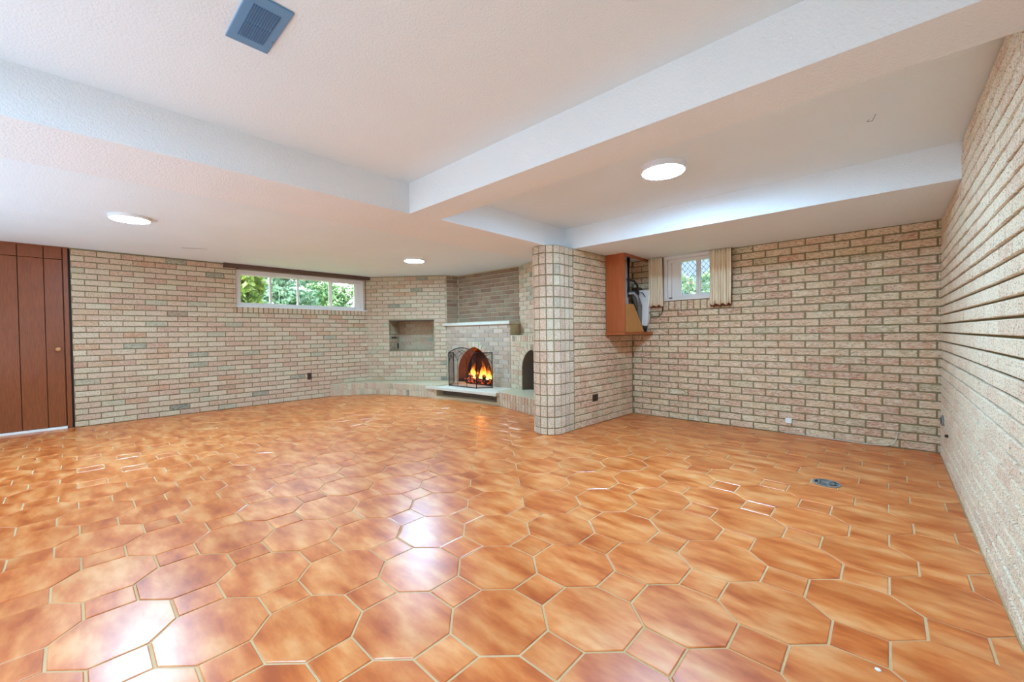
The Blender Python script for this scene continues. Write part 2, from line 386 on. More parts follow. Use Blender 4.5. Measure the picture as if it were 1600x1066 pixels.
def wall_slab(name, P0, th, length, z0, z1, thick, mat, holes=(), parent=None, back=0.0):
    """solid slab; its face is the line P0 + u*dir; holes are (u0,u1,z0,z1)"""
    us = sorted({0, length} | {u for h in holes for u in h[:2]}); zs = sorted({z0, z1} | {z for h in holes for z in h[2:]})
    us = [u for u in us if 0 <= u <= length]; zs = [z for z in zs if z0 <= z <= z1]
    M = Matrix.Translation((P0[0], P0[1], 0)) @ Matrix.Rotation(th, 4, 'Z')
    mb = MB()
    solid = lambda i, k: 0 <= i < len(us) - 1 and 0 <= k < len(zs) - 1 and not any(h[0] - 1e-6 <= us[i] and us[i + 1] <= h[1] + 1e-6 and h[2] - 1e-6 <= zs[k] and zs[k + 1] <= h[3] + 1e-6 for h in holes)
    for i in range(len(us) - 1):
        for k in range(len(zs) - 1):
            if not solid(i, k): continue
            a, b, c, d = us[i], us[i + 1], zs[k], zs[k + 1]; y0, y1 = back, back + thick
            q = lambda *p: [M @ Vector(x) for x in p]
            mb.add(q((a, y0, c), (b, y0, c), (b, y0, d), (a, y0, d)), [(0, 1, 2, 3)])
            mb.add(q((a, y1, c), (b, y1, c), (b, y1, d), (a, y1, d)), [(3, 2, 1, 0)])
            if not solid(i - 1, k): mb.add(q((a, y0, c), (a, y1, c), (a, y1, d), (a, y0, d)), [(3, 2, 1, 0)])
            if not solid(i + 1, k): mb.add(q((b, y0, c), (b, y1, c), (b, y1, d), (b, y0, d)), [(0, 1, 2, 3)])
            if not solid(i, k - 1): mb.add(q((a, y0, c), (b, y0, c), (b, y1, c), (a, y1, c)), [(3, 2, 1, 0)])
            if not solid(i, k + 1): mb.add(q((a, y0, d), (b, y0, d), (b, y1, d), (a, y1, d)), [(0, 1, 2, 3)])
    me = bpy.data.meshes.new(name); me.from_pydata(mb.v, [], mb.f)
    bm = bmesh.new(); bm.from_mesh(me); bmesh.ops.remove_doubles(bm, verts=bm.verts, dist=1e-5); bmesh.ops.recalc_face_normals(bm, faces=bm.faces); bm.to_mesh(me); bm.free()
    return link(name, me, mat, parent)

MR = 0.009      # mortar sits this far behind the brick faces

# ================================================================== FLOOR
fb = MB(); fb.box(XL - 0.15, XR + 0.1, YF - 0.1, YB + 0.1, -0.12, -0.004)
floor = struct(fb.build('floor', m_grout))
HX, HY, S_, G_ = 0.2605, 0.2545, 0.0800, 0.0042
CX, CY = -0.0685, 1.8690
def inset(poly, d):
    n = len(poly); out = []
    for i in range(n):
        p0, p1, p2 = Vector(poly[i - 1]), Vector(poly[i]), Vector(poly[(i + 1) % n])
        e1 = (p1 - p0).normalized(); e2 = (p2 - p1).normalized()
        n1 = Vector((-e1.y, e1.x)); n2 = Vector((-e2.y, e2.x)); b = (n1 + n2)
        k = d / max(0.35, (1 + n1.dot(n2)) / 1.0)
        out.append(tuple(p1 + b * k))
    return out
def clip(poly, a, b, c):     # keep a*x+b*y<=c
    out = []
    for i in range(len(poly)):
        p, q = poly[i], poly[(i + 1) % len(poly)]
        dp = a * p[0] + b * p[1] - c; dq = a * q[0] + b * q[1] - c
        if dp <= 0: out.append(p)
        if dp * dq < 0:
            t = dp / (dp - dq); out.append((p[0] + (q[0] - p[0]) * t, p[1] + (q[1] - p[1]) * t))
    return out
def clean(poly):
    out = []
    for p in poly:
        if not out or (Vector(p) - Vector(out[-1])).length > 1e-4: out.append(p)
    if len(out) > 1 and (Vector(out[0]) - Vector(out[-1])).length < 1e-4: out.pop()
    return out
def tile_geo(poly, c=0.003):
    n = len(poly); top = inset(poly, c)
    v = [(x, y, 0.0) for x, y in top] + [(x, y, -0.0022) for x, y in poly] + [(x, y, -0.012) for x, y in poly]
    f = [tuple(range(n))]
    for i in range(n):
        j = (i + 1) % n; f.append((i, n + i, n + j, j)); f.append((n + i, 2 * n + i, 2 * n + j, n + j))
    return v, f
s = S_
oct_p = [(HX - s, -s), (HX - s, s), (s, HY - s), (-s, HY - s), (-HX + s, s), (-HX + s, -s), (-s, -HY + s), (s, -HY + s)]
sq_p = [(s, -s), (s, s), (-s, s), (-s, -s)]
oct_p = inset(oct_p, G_); sq_p = inset(sq_p, G_)
shared = {}
for kind, pl_ in (('o', oct_p), ('s', sq_p)):
    v, f = tile_geo(pl_); me = bpy.data.meshes.new('floor_tile'); me.from_pydata(v, [], f); me.materials.append(m_tile); shared[kind] = me
tiles = {'o': [], 's': []}
for i in range(-30, 4):
    for j in range(-21, 15):
        cx, cy = CX + i * HX, CY + j * HY; kind = 's' if (i + j) % 2 == 0 else 'o'
        base = sq_p if kind == 's' else oct_p
        poly = [(x + cx, y + cy) for x, y in base]
        full = True; q = poly
        for (a, b, c) in ((1, 0, XR - 0.004), (-1, 0, -XL - 0.004), (0, 1, YB - 0.004), (0, -1, -YF - 0.004)):
            q2 = clip(q, a, b, c)
            if len(q2) != len(q) or any(abs(x[0] - y[0]) + abs(x[1] - y[1]) > 1e-6 for x, y in zip(q, q2)): full = False
            q = q2
            if len(q) < 3: break
        if len(q) < 3: continue
        if not full:
            q = clean(q)
            if len(q) < 3: continue
            ar = abs(sum(q[k][0] * q[(k + 1) % len(q)][1] - q[(k + 1) % len(q)][0] * q[k][1] for k in range(len(q)))) / 2
            if ar < 0.0006: continue
        # hidden under the masonry in the far corner
        if cy > 4.75 and cx < -3.2: continue
        if cx < -2.75 and cy > 4.6 and cx > -3.2: continue
        if cx < -6.9 and (cy - 3.75) > 0.9 * (cx + 7.5) + 0.35: continue
        tiles[kind].append((cx, cy, None if full else q))
for kind, pname in (('o', 'octagonal_tile'), ('s', 'square_tile')):
    it = sorted(tiles[kind], key=lambda t: -score((t[0], t[1], 0)))
    ind = [t for t in it[:300] if score((t[0], t[1], 0)) > 0 or (Vector((t[0], t[1])).length < 2.2)]
    ind = ind[:300]; rest = [t for t in it if t not in ind]
    for cx, cy, q in ind:
        dz = R.uniform(-0.0006, 0.0006)
        tilt = (R.gauss(0, 0.0035), R.gauss(0, 0.0035), 0)
        if q is None:
            o = bpy.data.objects.new(pname, shared[kind]); o.location = (cx, cy, dz)
        else:
            v, f = tile_geo([(x - cx, y - cy) for x, y in q], 0.0015)
            me = bpy.data.meshes.new(pname); me.from_pydata(v, [], f); me.materials.append(m_tile)
            o = bpy.data.objects.new(pname, me); o.location = (cx, cy, dz)
        o.rotation_euler = tilt; col.objects.link(o); o.parent = floor
    V = []; F = []; rn = []
    for cx, cy, q in rest:
        poly = q if q is not None else [(x + cx, y + cy) for x, y in (sq_p if kind == 's' else oct_p)]
        v, f = tile_geo(poly, 0.0015 if q is not None else 0.003); n = len(V); V += v; k = R.random()
        for g in f: F.append(tuple(i + n for i in g)); rn.append(k)
    if V:
        me = bpy.data.meshes.new(pname + '_field'); me.from_pydata(V, [], F); me.materials.append(m_tile)
        a = me.attributes.new('rnd', 'FLOAT', 'FACE'); a.data.foreach_set('value', rn)
        o = link(pname + '_field', me, None, floor); o['kind'] = 'stuff'

# ================================================================== CEILING with boxed beams
XS, XT1, YT1, YT1B, XT2, YT2 = -3.406, -2.764, 1.824, 2.099, -2.727, 3.884
cb = MB()
cb.box(XS - 0.01, XR + 0.1, YF - 0.1, YB + 0.1, hT, hT + 0.12)
ceiling = struct(cb.build('ceiling', m_ceil))
lb = MB(); lb.box(XL - 0.1, XS, YF - 0.1, YB + 0.1, hL, hL + 0.165); lo = lb.build('lower_ceiling', m_ceil, ceiling)
bb = MB()
# one continuous plaster soffit around the two trays, as a flat polygon ring: left strip, cross beam, back soffit
def soffit(mb, x0, x1, y0, y1): mb.box(x0, x1, y0, y1, hB, hT + 0.02)
soffit(bb, XS, XT1, YF - 0.05, YT1); soffit(bb, XS, XT2, YT1, YB + 0.05); soffit(bb, XT2, XR + 0.05, YT1, YT1B); soffit(bb, XT2, XR + 0.05, YT2, YB + 0.05)
bb.box(XT1, XT2, YT1, YT1B, hB, hT + 0.02)
def beam(name, boxes):
    m = MB()
    for b in boxes: soffit(m, *b)
    return m.build(name, m_beam, ceiling)
beam('beam', [(XS, XT1, YF - 0.05, YT1), (XS, XT2, YT1, YB + 0.05)])
beam('beam', [(XT2, XR + 0.05, YT1, YT1B)])
beam('beam', [(XT2, XR + 0.05, YT2, YB + 0.05)])

# ================================================================== WALL BACK (small window)
W2 = (-2.112, -1.40, 1.505, 2.066)          # window 2 x0,x1,z0,z1
x_start = -3.3
wb = struct(wall_slab('wall_back', (x_start, YB), 0, XR - x_start + 0.1, -0.05, 2.4, 0.22, m_mortar, [(W2[0] - x_start, W2[1] - x_start, W2[2], W2[3])], back=MR))
w = Wall(wb)
o0 = -2.56 - x_start
w.run((x_start, YB), 0, XR - x_start + 0.014, 0, hB - 0.001, PITCH_B, PITCH_BH, 0.013, m_brick_back,
      phase=(XR - x_start - 0.018) % PITCH_B, holes=[rect_hole(-1, o0, -1, 9), rect_hole(W2[0] - x_start - 0.02, W2[1] - x_start + 0.02, W2[2] - 0.105, 3)])
# upright bricks under the window
x = W2[0] - 0.015
while x < W2[1]:
    w.brick((x + 0.036, YB - 0.002, W2[2] - 0.065), 0, 0.066, 0.112, m_brick_back); x += 0.077
w.finish()

# ================================================================== WALL RIGHT
wr = struct(wall_slab('wall_right', (XR, YB + 0.05), -math.pi / 2, YB - YF + 0.1, -0.05, 2.45, 0.2, m_mortar_d, back=0.016))
w = Wall(wr)
w.run((XR, YB - 0.004), -math.pi / 2, YB + 1.2, 0, hT - 0.001, PITCH_B, PITCH_BH, 0.004, m_brick_right, phase=-0.11, proud=0.0, jz=0.012)
w.finish()

# ================================================================== WALL LEFT (door, long window)
W1 = (1.765, 3.990, 1.597, 2.190)        # y0,y1,z0,z1 of the window recess
YD = 0.004
wl = struct(wall_slab('wall_left', (XL, YF - 0.1), math.pi / 2, 4.2 - YF, -0.05, 2.45, 0.28, m_mortar,
          [(W1[0] - YF + 0.1, W1[1] - YF + 0.1, W1[2], W1[3]), (-1.02 - YF + 0.1, YD - YF + 0.1, -0.05, hL)], back=0.014))
w = Wall(wl)
PLH = hL / 30.2
w.run((XL, YD), math.pi / 2, 3.955 - YD, 0, hL, 0.2285, PLH, 0.006, m_brick_left, jz=0.010, phase=0.122,
      holes=[rect_hole(W1[0] - YD, 9, 1.497, 3)])
y = 1.775
while y < 3.93:
    w.brick((XL, y + 0.035, 1.547), math.pi / 2, 0.062, 0.088, m_brick_left); y += 0.0735
w.finish()

# ================================================================== CORNER WALL (angled, with niche)
A = Vector((-7.572, 3.905, 0)); A2 = Vector((-6.240, 4.917, 0))
thA = math.atan2(A2.y - A.y, A2.x - A.x); LA = (A2 - A).length
uA = lambda x, y: (Vector((x, y, 0)) - A).dot((A2 - A).normalized())
n0, n1 = uA(-7.167, 4.216), uA(-6.451, 4.759)
NZ = (0.797, 1.404)
wc = struct(wall_slab('wall_corner', (A.x, A.y), thA, LA, -0.05, 2.4, 0.10, m_mortar_m, [(n0, n1, NZ[0], NZ[1])], back=MR))
w = Wall(wc)
w.run((A.x, A.y), thA, LA, 0, hL, 0.2285, PLH, 0.010, m_brick_fire, phase=0.05,
      holes=[rect_hole(n0, n1, NZ[0] - 0.10, NZ[1])])
x = n0
dA = (A2 - A).normalized(); nA = Vector((dA.y, -dA.x, 0))
while x < n1 - 0.03:
    p = A + dA * (x + 0.036); w.brick((p.x, p.y, NZ[0] - 0.052), thA, 0.064, 0.088, m_brick_fire); x += 0.0735
# niche lining: back and sides
nd = 0.55
M = Matrix.Translation(A) @ Matrix.Rotation(thA, 4, 'Z')
nb = MB(); nb.box(n0 - 0.1, n1 + 0.1, nd + MR, nd + 0.08, NZ[0] - 0.1, NZ[1] + 0.1, M); 
nb.box(n0 - 0.1, n0 - MR, 0.105, nd + 0.02, NZ[0] - 0.1, NZ[1] + 0.1, M); nb.box(n1 + MR, n1 + 0.1, 0.105, nd + 0.02, NZ[0] - 0.1, NZ[1] + 0.1, M)
nb.box(n0 - 0.1, n1 + 0.1, 0.105, nd + 0.02, NZ[0] - 0.1, NZ[0] - 0.002, M)
nb.build('niche_lining', m_mortar_l, wc)
lt = MB(); lt.box(n0, n1, -0.002, nd, NZ[1] - 0.014, NZ[1] + 0.0, M); lt.build('niche_lintel', m_track, wc)
P = A + dA * n0 - nA * nd
w.run((P.x, P.y), thA, n1 - n0, NZ[0], NZ[1] - 0.01, 0.2285, PLH, 0.010, m_brick_left, phase=0.02)
P = A + dA * n0
w.run(((A + dA * n0).x, (A + dA * n0).y), thA + math.pi / 2, nd, NZ[0], NZ[1] - 0.01, 0.2285, PLH, 0.010, m_brick_left, phase=0.0)
w.finish()

# ================================================================== FIREPLACE WALLS : recess above mantel, right angled wall
YFB = 4.900; YR = 5.145; XM0, XM1 = -6.240, -4.560
AC, AHW, AS, AT = -5.462, 0.448, 0.42, 0.875
wf = struct(wall_slab('wall_fireplace', (-6.35, YR), 0, 1.80, -0.05, 2.4, 0.14, m_mortar_l, [(AC - 0.5 + 6.35, AC + 0.5 + 6.35, 0.19, 1.0)], back=MR))
w = Wall(wf)
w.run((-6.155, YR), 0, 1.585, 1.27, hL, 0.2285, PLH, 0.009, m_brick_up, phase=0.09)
# side face of the step, facing right
sth = math.atan2(YR - A2.y, -6.155 - A2.x)
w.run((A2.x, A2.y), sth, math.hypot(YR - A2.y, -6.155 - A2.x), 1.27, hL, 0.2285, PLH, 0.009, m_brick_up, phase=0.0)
w.finish()
stp = wall_slab('chimney_step', (A2.x, A2.y), sth, math.hypot(YR - A2.y, -6.155 - A2.x), 0, 2.4, 0.05, m_mortar_l, parent=wf, back=MR)
RD = Vector((0.9405, -0.3398, 0)); RN = Vector((-0.3398, -0.9405, 0)); thR = math.atan2(RD.y, RD.x)
RU = Vector((-4.575, 5.148, 0))
wrf = struct(wall_slab('wall_fireplace_right', (RU.x, RU.y), thR, 1.75, -0.05, 2.4, 0.14, m_mortar_l, [(0.33, 1.03, 0.19, 0.95)], back=MR))
w = Wall(wrf)
w.run((RU.x, RU.y), thR, 1.7, 1.06, hL, 0.2285, PLH, 0.009, m_brick_fire, phase=0.03)
w.finish()

# ================================================================== FIREPLACE (a thing)
fp = empty('fireplace', (-5.4, 4.9, 0)); 
tag(fp, 'built-in brick fireplace with pointed arch opening, stone mantel and raised stone hearth', 'fireplace')
def under(o):       # keep world placement under an empty that has only a location
    o.parent = fp; o.matrix_parent_inverse = Matrix.Translation(fp.location).inverted(); return o
class FWall(Wall):
    def finish(s):
        before = set(o.name for o in fp.children); Wall.finish(s)
        for o in fp.children:
            if o.name not in before: o.matrix_parent_inverse = Matrix.Translation(fp.location).inverted()
# arch profile
AC, AHW, AS, AT = -5.462, 0.448, 0.42, 0.875
def arch_half(z, hw=AHW, sp=AS, top=AT):
    if z <= sp: return hw
    if z >= top: return 0
    t = (z - sp) / (top - sp); return hw * max(0.0, 1 - t ** 1.9) ** 0.62
def arch_hole(c, hw, sp, top, ring): 
    def f(z):
        h = arch_half(z, hw + ring, sp, top + ring)
        return (c - h, c + h) if h > 0 else None
    return f
def arch_slab(name, M, u0, u1, z0, z1, c, hw, sp, top, y0, y1, mat, parent):
    """masonry block with an arched tunnel right through it"""
    mb = MB(); N = 12
    zs = [z0] + ([sp] if sp > z0 else []) + [sp + (top - sp) * math.sin(math.pi / 2 * k / N) for k in range(1, N + 1)]
    L = [(c - arch_half(z, hw, sp, top), z) for z in zs]; L[-1] = (c, top); Rr = [(c + arch_half(z, hw, sp, top), z) for z in zs]; Rr[-1] = (c, top)
    q = lambda pts: [M @ Vector(p) for p in pts]
    for y, fl in ((y0, 0), (y1, 1)):
        for i in range(len(zs) - 1):
            for E_, ux in ((L, u0), (Rr, u1)):
                p = q([(ux, y, E_[i][1]), (E_[i][0], y, E_[i][1]), (E_[i + 1][0], y, E_[i + 1][1]), (ux, y, E_[i + 1][1])])
                mb.add(p, [(0, 1, 2, 3)])
        mb.add(q([(u0, y, top), (c, y, top), (u1, y, top), (u1, y, z1), (u0, y, z1)]), [(0, 1, 2, 3, 4)])
    for E_ in (L, Rr):
        for i in range(len(zs) - 1):
            mb.add(q([(E_[i][0], y0, E_[i][1]), (E_[i][0], y1, E_[i][1]), (E_[i + 1][0], y1, E_[i + 1][1]), (E_[i + 1][0], y0, E_[i + 1][1])]), [(0, 1, 2, 3)], 1)
    for ux in (u0, u1): mb.add(q([(ux, y0, z0), (ux, y1, z0), (ux, y1, z1), (ux, y0, z1)]), [(0, 1, 2, 3)])
    mb.add(q([(u0, y0, z1), (u1, y0, z1), (u1, y1, z1), (u0, y1, z1)]), [(0, 1, 2, 3)])
    me = bpy.data.meshes.new(name); me.from_pydata(mb.v, [], mb.f); me.polygons.foreach_set('material_index', mb.m)
    bm = bmesh.new(); bm.from_mesh(me); bmesh.ops.remove_doubles(bm, verts=bm.verts, dist=1e-5); bmesh.ops.recalc_face_normals(bm, faces=bm.faces); bm.to_mesh(me); bm.free()
    return link(name, me, mat, parent)
I4 = Matrix.Identity(4)
MZ = 1.272       # underside of mantel
o = arch_slab('chimney_breast', Matrix.Translation((0, YFB, 0)), XM0, XM1, 0.0, MZ, AC, AHW, AS, AT, MR, YR - YFB - 0.003, [m_mortar_l, m_soot], None); under(o)
fw = FWall(fp)
fw.run((XM0, YFB), 0, XM1 - XM0, 0.19, MZ, 0.2285, PLH, 0.009, m_brick_breast, phase=0.03,
       holes=[arch_hole(AC - XM0, AHW, AS, AT, 0.10)])
fw.run((XM1, YFB + 0.004), math.pi / 2, YR - YFB - 0.01, 1.09, MZ, 0.2285, PLH, 0.009, m_brick_breast, phase=0.0)
# ring of arch bricks
def arch_ring(fw, M, c, hw, sp, top, ring, mat, zb):
    pts = []
    z = zb
    N = 60
    prof = [(-arch_half(zb + (top - zb) * t / N, hw, sp, top), zb + (top - zb) * t / N) for t in range(N)] + [(0, top)]
    prof = prof + [(-a, b) for a, b in prof[::-1][1:]]
    L = [0]
    for i in range(1, len(prof)): L.append(L[-1] + math.hypot(prof[i][0] - prof[i - 1][0], prof[i][1] - prof[i - 1][1]))
    n = int(L[-1] / 0.078); st = L[-1] / n
    for k in range(n):
        t = (k + 0.5) * st; i = max(j for j in range(len(L)) if L[j] <= t); i = min(i, len(L) - 2)
        fr = (t - L[i]) / max(1e-6, L[i + 1] - L[i]); px = prof[i][0] + (prof[i + 1][0] - prof[i][0]) * fr; pz = prof[i][1] + (prof[i + 1][1] - prof[i][1]) * fr
        t0, t1 = max(0, i - 2), min(len(prof) - 1, i + 3)
        tx, tz = prof[t1][0] - prof[t0][0], prof[t1][1] - prof[t0][1]; l = math.hypot(tx, tz); tx /= l; tz /= l
        ox, oz = -tz, tx                       # outward (left of travel)
        cxp, czp = c + px + ox * ring / 2, pz + oz * ring / 2
        P = M @ Vector((cxp, 0, czp)); yield (P.x, P.y, P.z), st - 0.008, ring - 0.006, math.atan2(-tz, tx)
for pos, ww, hh, tl in arch_ring(fw, Matrix.Translation((0, YFB - 0.001, 0)), AC, AHW, AS, AT, 0.098, m_brick_fire, 0.2):
    fw.brick(pos, 0, round(ww, 3), round(hh, 3), m_brick_fire, tl)
# right block with the small arch (log store)
RB = Vector((XM1, YFB, 0)); MRB = Matrix.Translation(RB) @ Matrix.Rotation(thR, 4, 'Z')
BC, BHW, BS, BT = 0.665, 0.285, 0.56, 0.86
o = arch_slab('log_store_block', MRB, 0.0, 1.62, 0.0, 1.085, BC, BHW, BS, BT, MR, 0.235, [m_mortar_l, m_darkbrick], None); under(o)
fw.run((RB.x, RB.y), thR, 1.6, 0.19, 0.975, 0.2285, PLH, 0.009, m_brick_fire, phase=0.10, holes=[arch_hole(BC, BHW, BS, BT, 0.10)])
x = 0.0
while x < 1.5:
    p = RB + RD * (x + 0.035); fw.brick((p.x, p.y, 1.03), thR, 0.062, 0.092, m_brick_fire); x += 0.0725
for pos, ww, hh, tl in arch_ring(fw, MRB, BC, BHW, BS, BT, 0.098, m_brick_fire, 0.2):
    fw.brick(pos, thR, round(ww, 3), round(hh, 3), m_brick_fire, tl)
fw.finish()
# firebox (arched tunnel continues back, sooty)
def box_shell(name, M, u0, u1, y0, y1, z0, z1, mat, t=0.05):
    mb = MB()
    mb.box(u0 - t, u1 + t, y1, y1 + t, z0 - t, z1 + t, M); mb.box(u0 - t, u0, y0, y1, z0 - t, z1 + t, M); mb.box(u1, u1 + t, y0, y1, z0 - t, z1 + t, M)
    mb.box(u0, u1, y0, y1, z0 - t, z0, M); mb.box(u0, u1, y0, y1, z1, z1 + t, M)
    return mb.build(name, mat)
# the fireplace wall slab stands behind; the firebox fits inside the breast depth plus a pocket cut into it
o = box_shell('firebox', I4, AC - 0.50, AC + 0.50, YR - 0.0, YR + 0.36, 0.19, 1.0, m_soot); under(o)
o = box_shell('log_store_lining', MRB, BC - 0.32, BC + 0.32, 0.235, 0.60, 0.19, 0.95, m_darkbrick); under(o)
# mantel
mm = MB(); mm.box(XM0 - 0.075, XM1 + 0.012, YFB - 0.035, YR - 0.003, MZ, MZ + 0.052); under(mm.build('mantel', m_stone, None, 0.004))
# hearth curb: path, cap, upright bricks
CP = [(-7.50, 3.19), (-7.36, 3.42), (-7.25, 3.62), (-7.10, 3.80), (-6.90, 3.93), (-6.60, 4.05), (-6.20, 4.17), (-5.75, 4.27), (-5.30, 4.345), (-4.85, 4.405), (-4.43, 4.43), (-4.0, 4.32), (-3.54, 4.205), (-3.02, 4.07)]
zC = 0.225
def path_len(P): 
    L = [0]
    for a, b in zip(P, P[1:]): L.append(L[-1] + math.hypot(b[0] - a[0], b[1] - a[1]))
    return L
def at_path(P, L, t):
    i = max(j for j in range(len(L) - 1) if L[j] <= t + 1e-9); fr = (t - L[i]) / (L[i + 1] - L[i]); a, b = P[i], P[i + 1]
    return (a[0] + (b[0] - a[0]) * fr, a[1] + (b[1] - a[1]) * fr), math.atan2(b[1] - a[1], b[0] - a[0])
def offset_path(P, d):
    out = []
    for i, p in enumerate(P):
        a, b = P[max(0, i - 1)], P[min(len(P) - 1, i + 1)]; l = math.hypot(b[0] - a[0], b[1] - a[1])
        out.append((p[0] - (b[1] - a[1]) / l * d, p[1] + (b[0] - a[0]) / l * d))
    return out
CPi = offset_path(CP, MR)
i0, i1 = 7, 10       # the slab spans these path points
def curb_block(pth, back, z0, z1, name, mat):
    mb = MB(); mb.prism(pth + back, z0, z1); return under(mb.build(name, mat))
curb_block(CPi[:8], [(-5.75, 4.95), (-6.2, 4.96), (-7.6, 3.9), (-7.56, 3.3)], 0, zC, 'hearth_curb', m_mortar_l)
curb_block(CPi[10:], [(-3.02, 4.62), (-4.43, 5.0)], 0, 0.225, 'hearth_curb', m_mortar_l)
curb_block(CPi[7:11], [(-4.43, 4.95), (-5.75, 4.95)], 0, 0.045, 'hearth_base', m_mortar_l)
curb_block(offset_path(CP, 0.16)[7:11], [(-4.43, 4.95), (-5.75, 4.95)], 0.045, 0.158, 'hearth_core', m_darkbrick)
cw = FWall(fp, 'curb_brick')
L = path_len(CP); t = 0.0; step = 0.0735
Ls0, Ls1 = L[7], L[10]
while t + step < L[-1]:
    (px, py), th = at_path(CP, L, t + step / 2)
    if not (Ls0 - 0.02 < t + step / 2 < Ls1 + 0.01):
        for zz in ((0.057, 0.103), (0.169, 0.103)): cw.brick((px, py, zz[0]), th, 0.063, zz[1], m_brick_fire)
    t += step
cw.finish()
sl = MB()
sf = [(-5.985, 4.235), (-5.75, 4.245), (-5.3, 4.30), (-4.85, 4.345), (-4.355, 4.35), (-4.36, 4.42), (-4.43, 4.905), (-6.20, 4.905)]
sl.prism([(-5.985, 4.215), (-5.5, 4.262), (-4.9, 4.315), (-4.36, 4.345), (-4.43, 4.906), (-6.22, 4.906)], 0.157, 0.207)
sl = sl.build('hearth_slab', m_stone, None, 0.006); under(sl)

# ================================================================== fire: logs, flames
def log(pts, r, label):
    mb = MB(); P = [Vector(p) for p in pts]; q = [P[0].lerp(P[1], k / 5) + Vector((R.uniform(-.006, .006), R.uniform(-.006, .006), R.uniform(-.004, .004))) for k in range(6)]
    mb.tube(q, r, 9, taper=[0.9, 1.03, 1, 1.05, 0.97, 0.88]); o = mb.build('firewood_log', m_log, None, smooth=True)
    tag(o, label, 'log', 'logs burning in the fireplace')
def ember_mat():
    m, nt, b = new_mat('burning_log'); g = nt.nodes.new('ShaderNodeNewGeometry')
    n = noise(nt, g.outputs['Position'], 26, 4, 0.6)
    b.inputs['Base Color'].default_value = srgb(44, 28, 20); b.inputs['Roughness'].default_value = 0.9
    nt.links.new(ramp(nt, n, [(0.52, (0, 0, 0, 1)), (0.62, (1, 0.12, 0.01, 1)), (0.75, (1, 0.4, 0.06, 1))]), b.inputs['Emission Color']); b.inputs['Emission Strength'].default_value = 1.6
    return m
m_log = ember_mat()
FX, FY, FZ = -5.55, 5.09, 0.20
log([(FX - .33, FY - .04, FZ + .05), (FX + .30, FY - .08, FZ + .055)], .048, 'long glowing log lying lowest across the front of the fire')
log([(FX - .26, FY + .12, FZ + .05), (FX + .33, FY + .09, FZ + .05)], .048, 'charred log lying at the back of the fire under the flames')
log([(FX - .24, FY - .10, FZ + .115), (FX + .02, FY + .16, FZ + .14)], .036, 'charred log leaning across the left side of the fire')
log([(FX + .26, FY - .10, FZ + .12), (FX - .02, FY + .14, FZ + .155)], .036, 'charred log leaning across the right side of the fire')
def flame_mat():
    m, nt, b = new_mat('flame'); nt.nodes.remove(b)
    tc = nt.nodes.new('ShaderNodeTexCoord'); sp = nt.nodes.new('ShaderNodeSeparateXYZ'); nt.links.new(tc.outputs['Generated'], sp.inputs[0])
    g = nt.nodes.new('ShaderNodeNewGeometry'); n = noise(nt, g.outputs['Position'], 14, 3, 0.6, mul=(1.6, 1.6, 0.6))
    ad = nt.nodes.new('ShaderNodeMath'); ad.operation = 'MULTIPLY_ADD'; nt.links.new(n, ad.inputs[0]); ad.inputs[1].default_value = 0.7; nt.links.new(sp.outputs['Z'], ad.inputs[2])
    c = ramp(nt, ad.outputs[0], [(0.3, (1, 0.75, 0.28, 1)), (0.65, (1, 0.45, 0.06, 1)), (0.95, (1, 0.18, 0.01, 1))])
    a = ramp(nt, ad.outputs[0], [(0.45, (0.8, 0.8, 0.8, 1)), (1.25, (0.05, 0.05, 0.05, 1))])
    e = nt.nodes.new('ShaderNodeEmission'); nt.links.new(c, e.inputs[0]); e.inputs[1].default_value = 3.2
    t = nt.nodes.new('ShaderNodeBsdfTransparent'); mx = nt.nodes.new('ShaderNodeMixShader')
    nt.links.new(a, mx.inputs[0]); nt.links.new(t.outputs[0], mx.inputs[1]); nt.links.new(e.outputs[0], mx.inputs[2])
    nt.links.new(mx.outputs[0], nt.nodes['Material Output'].inputs[0]); return m
m_flame = flame_mat()
fire = empty('fire', (FX, FY, FZ + .1)); tag(fire, 'orange flames burning on the logs inside the arched fireplace', 'fire')
for (dx, dy, h, r, lean) in [(-.16, .02, .33, .050, .04), (-.21, .06, .20, .045, -.03), (-.11, .05, .17, .040, .02), (.13, .02, .36, .060, -.05), (.19, .05, .25, .050, .03), (.08, .06, .19, .045, .02), (.25, .04, .15, .040, .03), (-.27, .03, .11, .035, -.02), (0.0, .03, .12, .04, .02)]:
    mb = MB(); pts = []; tp = []
    for k in range(11):
        t = k / 10; pts.append((dx + lean * t + .022 * math.sin(t * 7 + dx * 30), dy + .012 * math.sin(t * 5 + dx * 20), h * t)); tp.append(max(0.02, (math.sin(math.pi * min(1, t * 0.75 + 0.28)) ) * (1 - t) ** 0.45 * 1.1))
    mb.tube(pts, r, 10, taper=tp); mb.build('flame', m_flame, fire, smooth=True)
fl_d = bpy.data.lights.new('fire_light', 'POINT'); fl_d.energy = 7; fl_d.color = (1, 0.30, 0.05); fl_d.shadow_soft_size = 0.09
flo = bpy.data.objects.new('fire_light', fl_d); col.objects.link(flo); flo.location = (FX + .02, FY + .02, FZ + .26); flo.parent = None

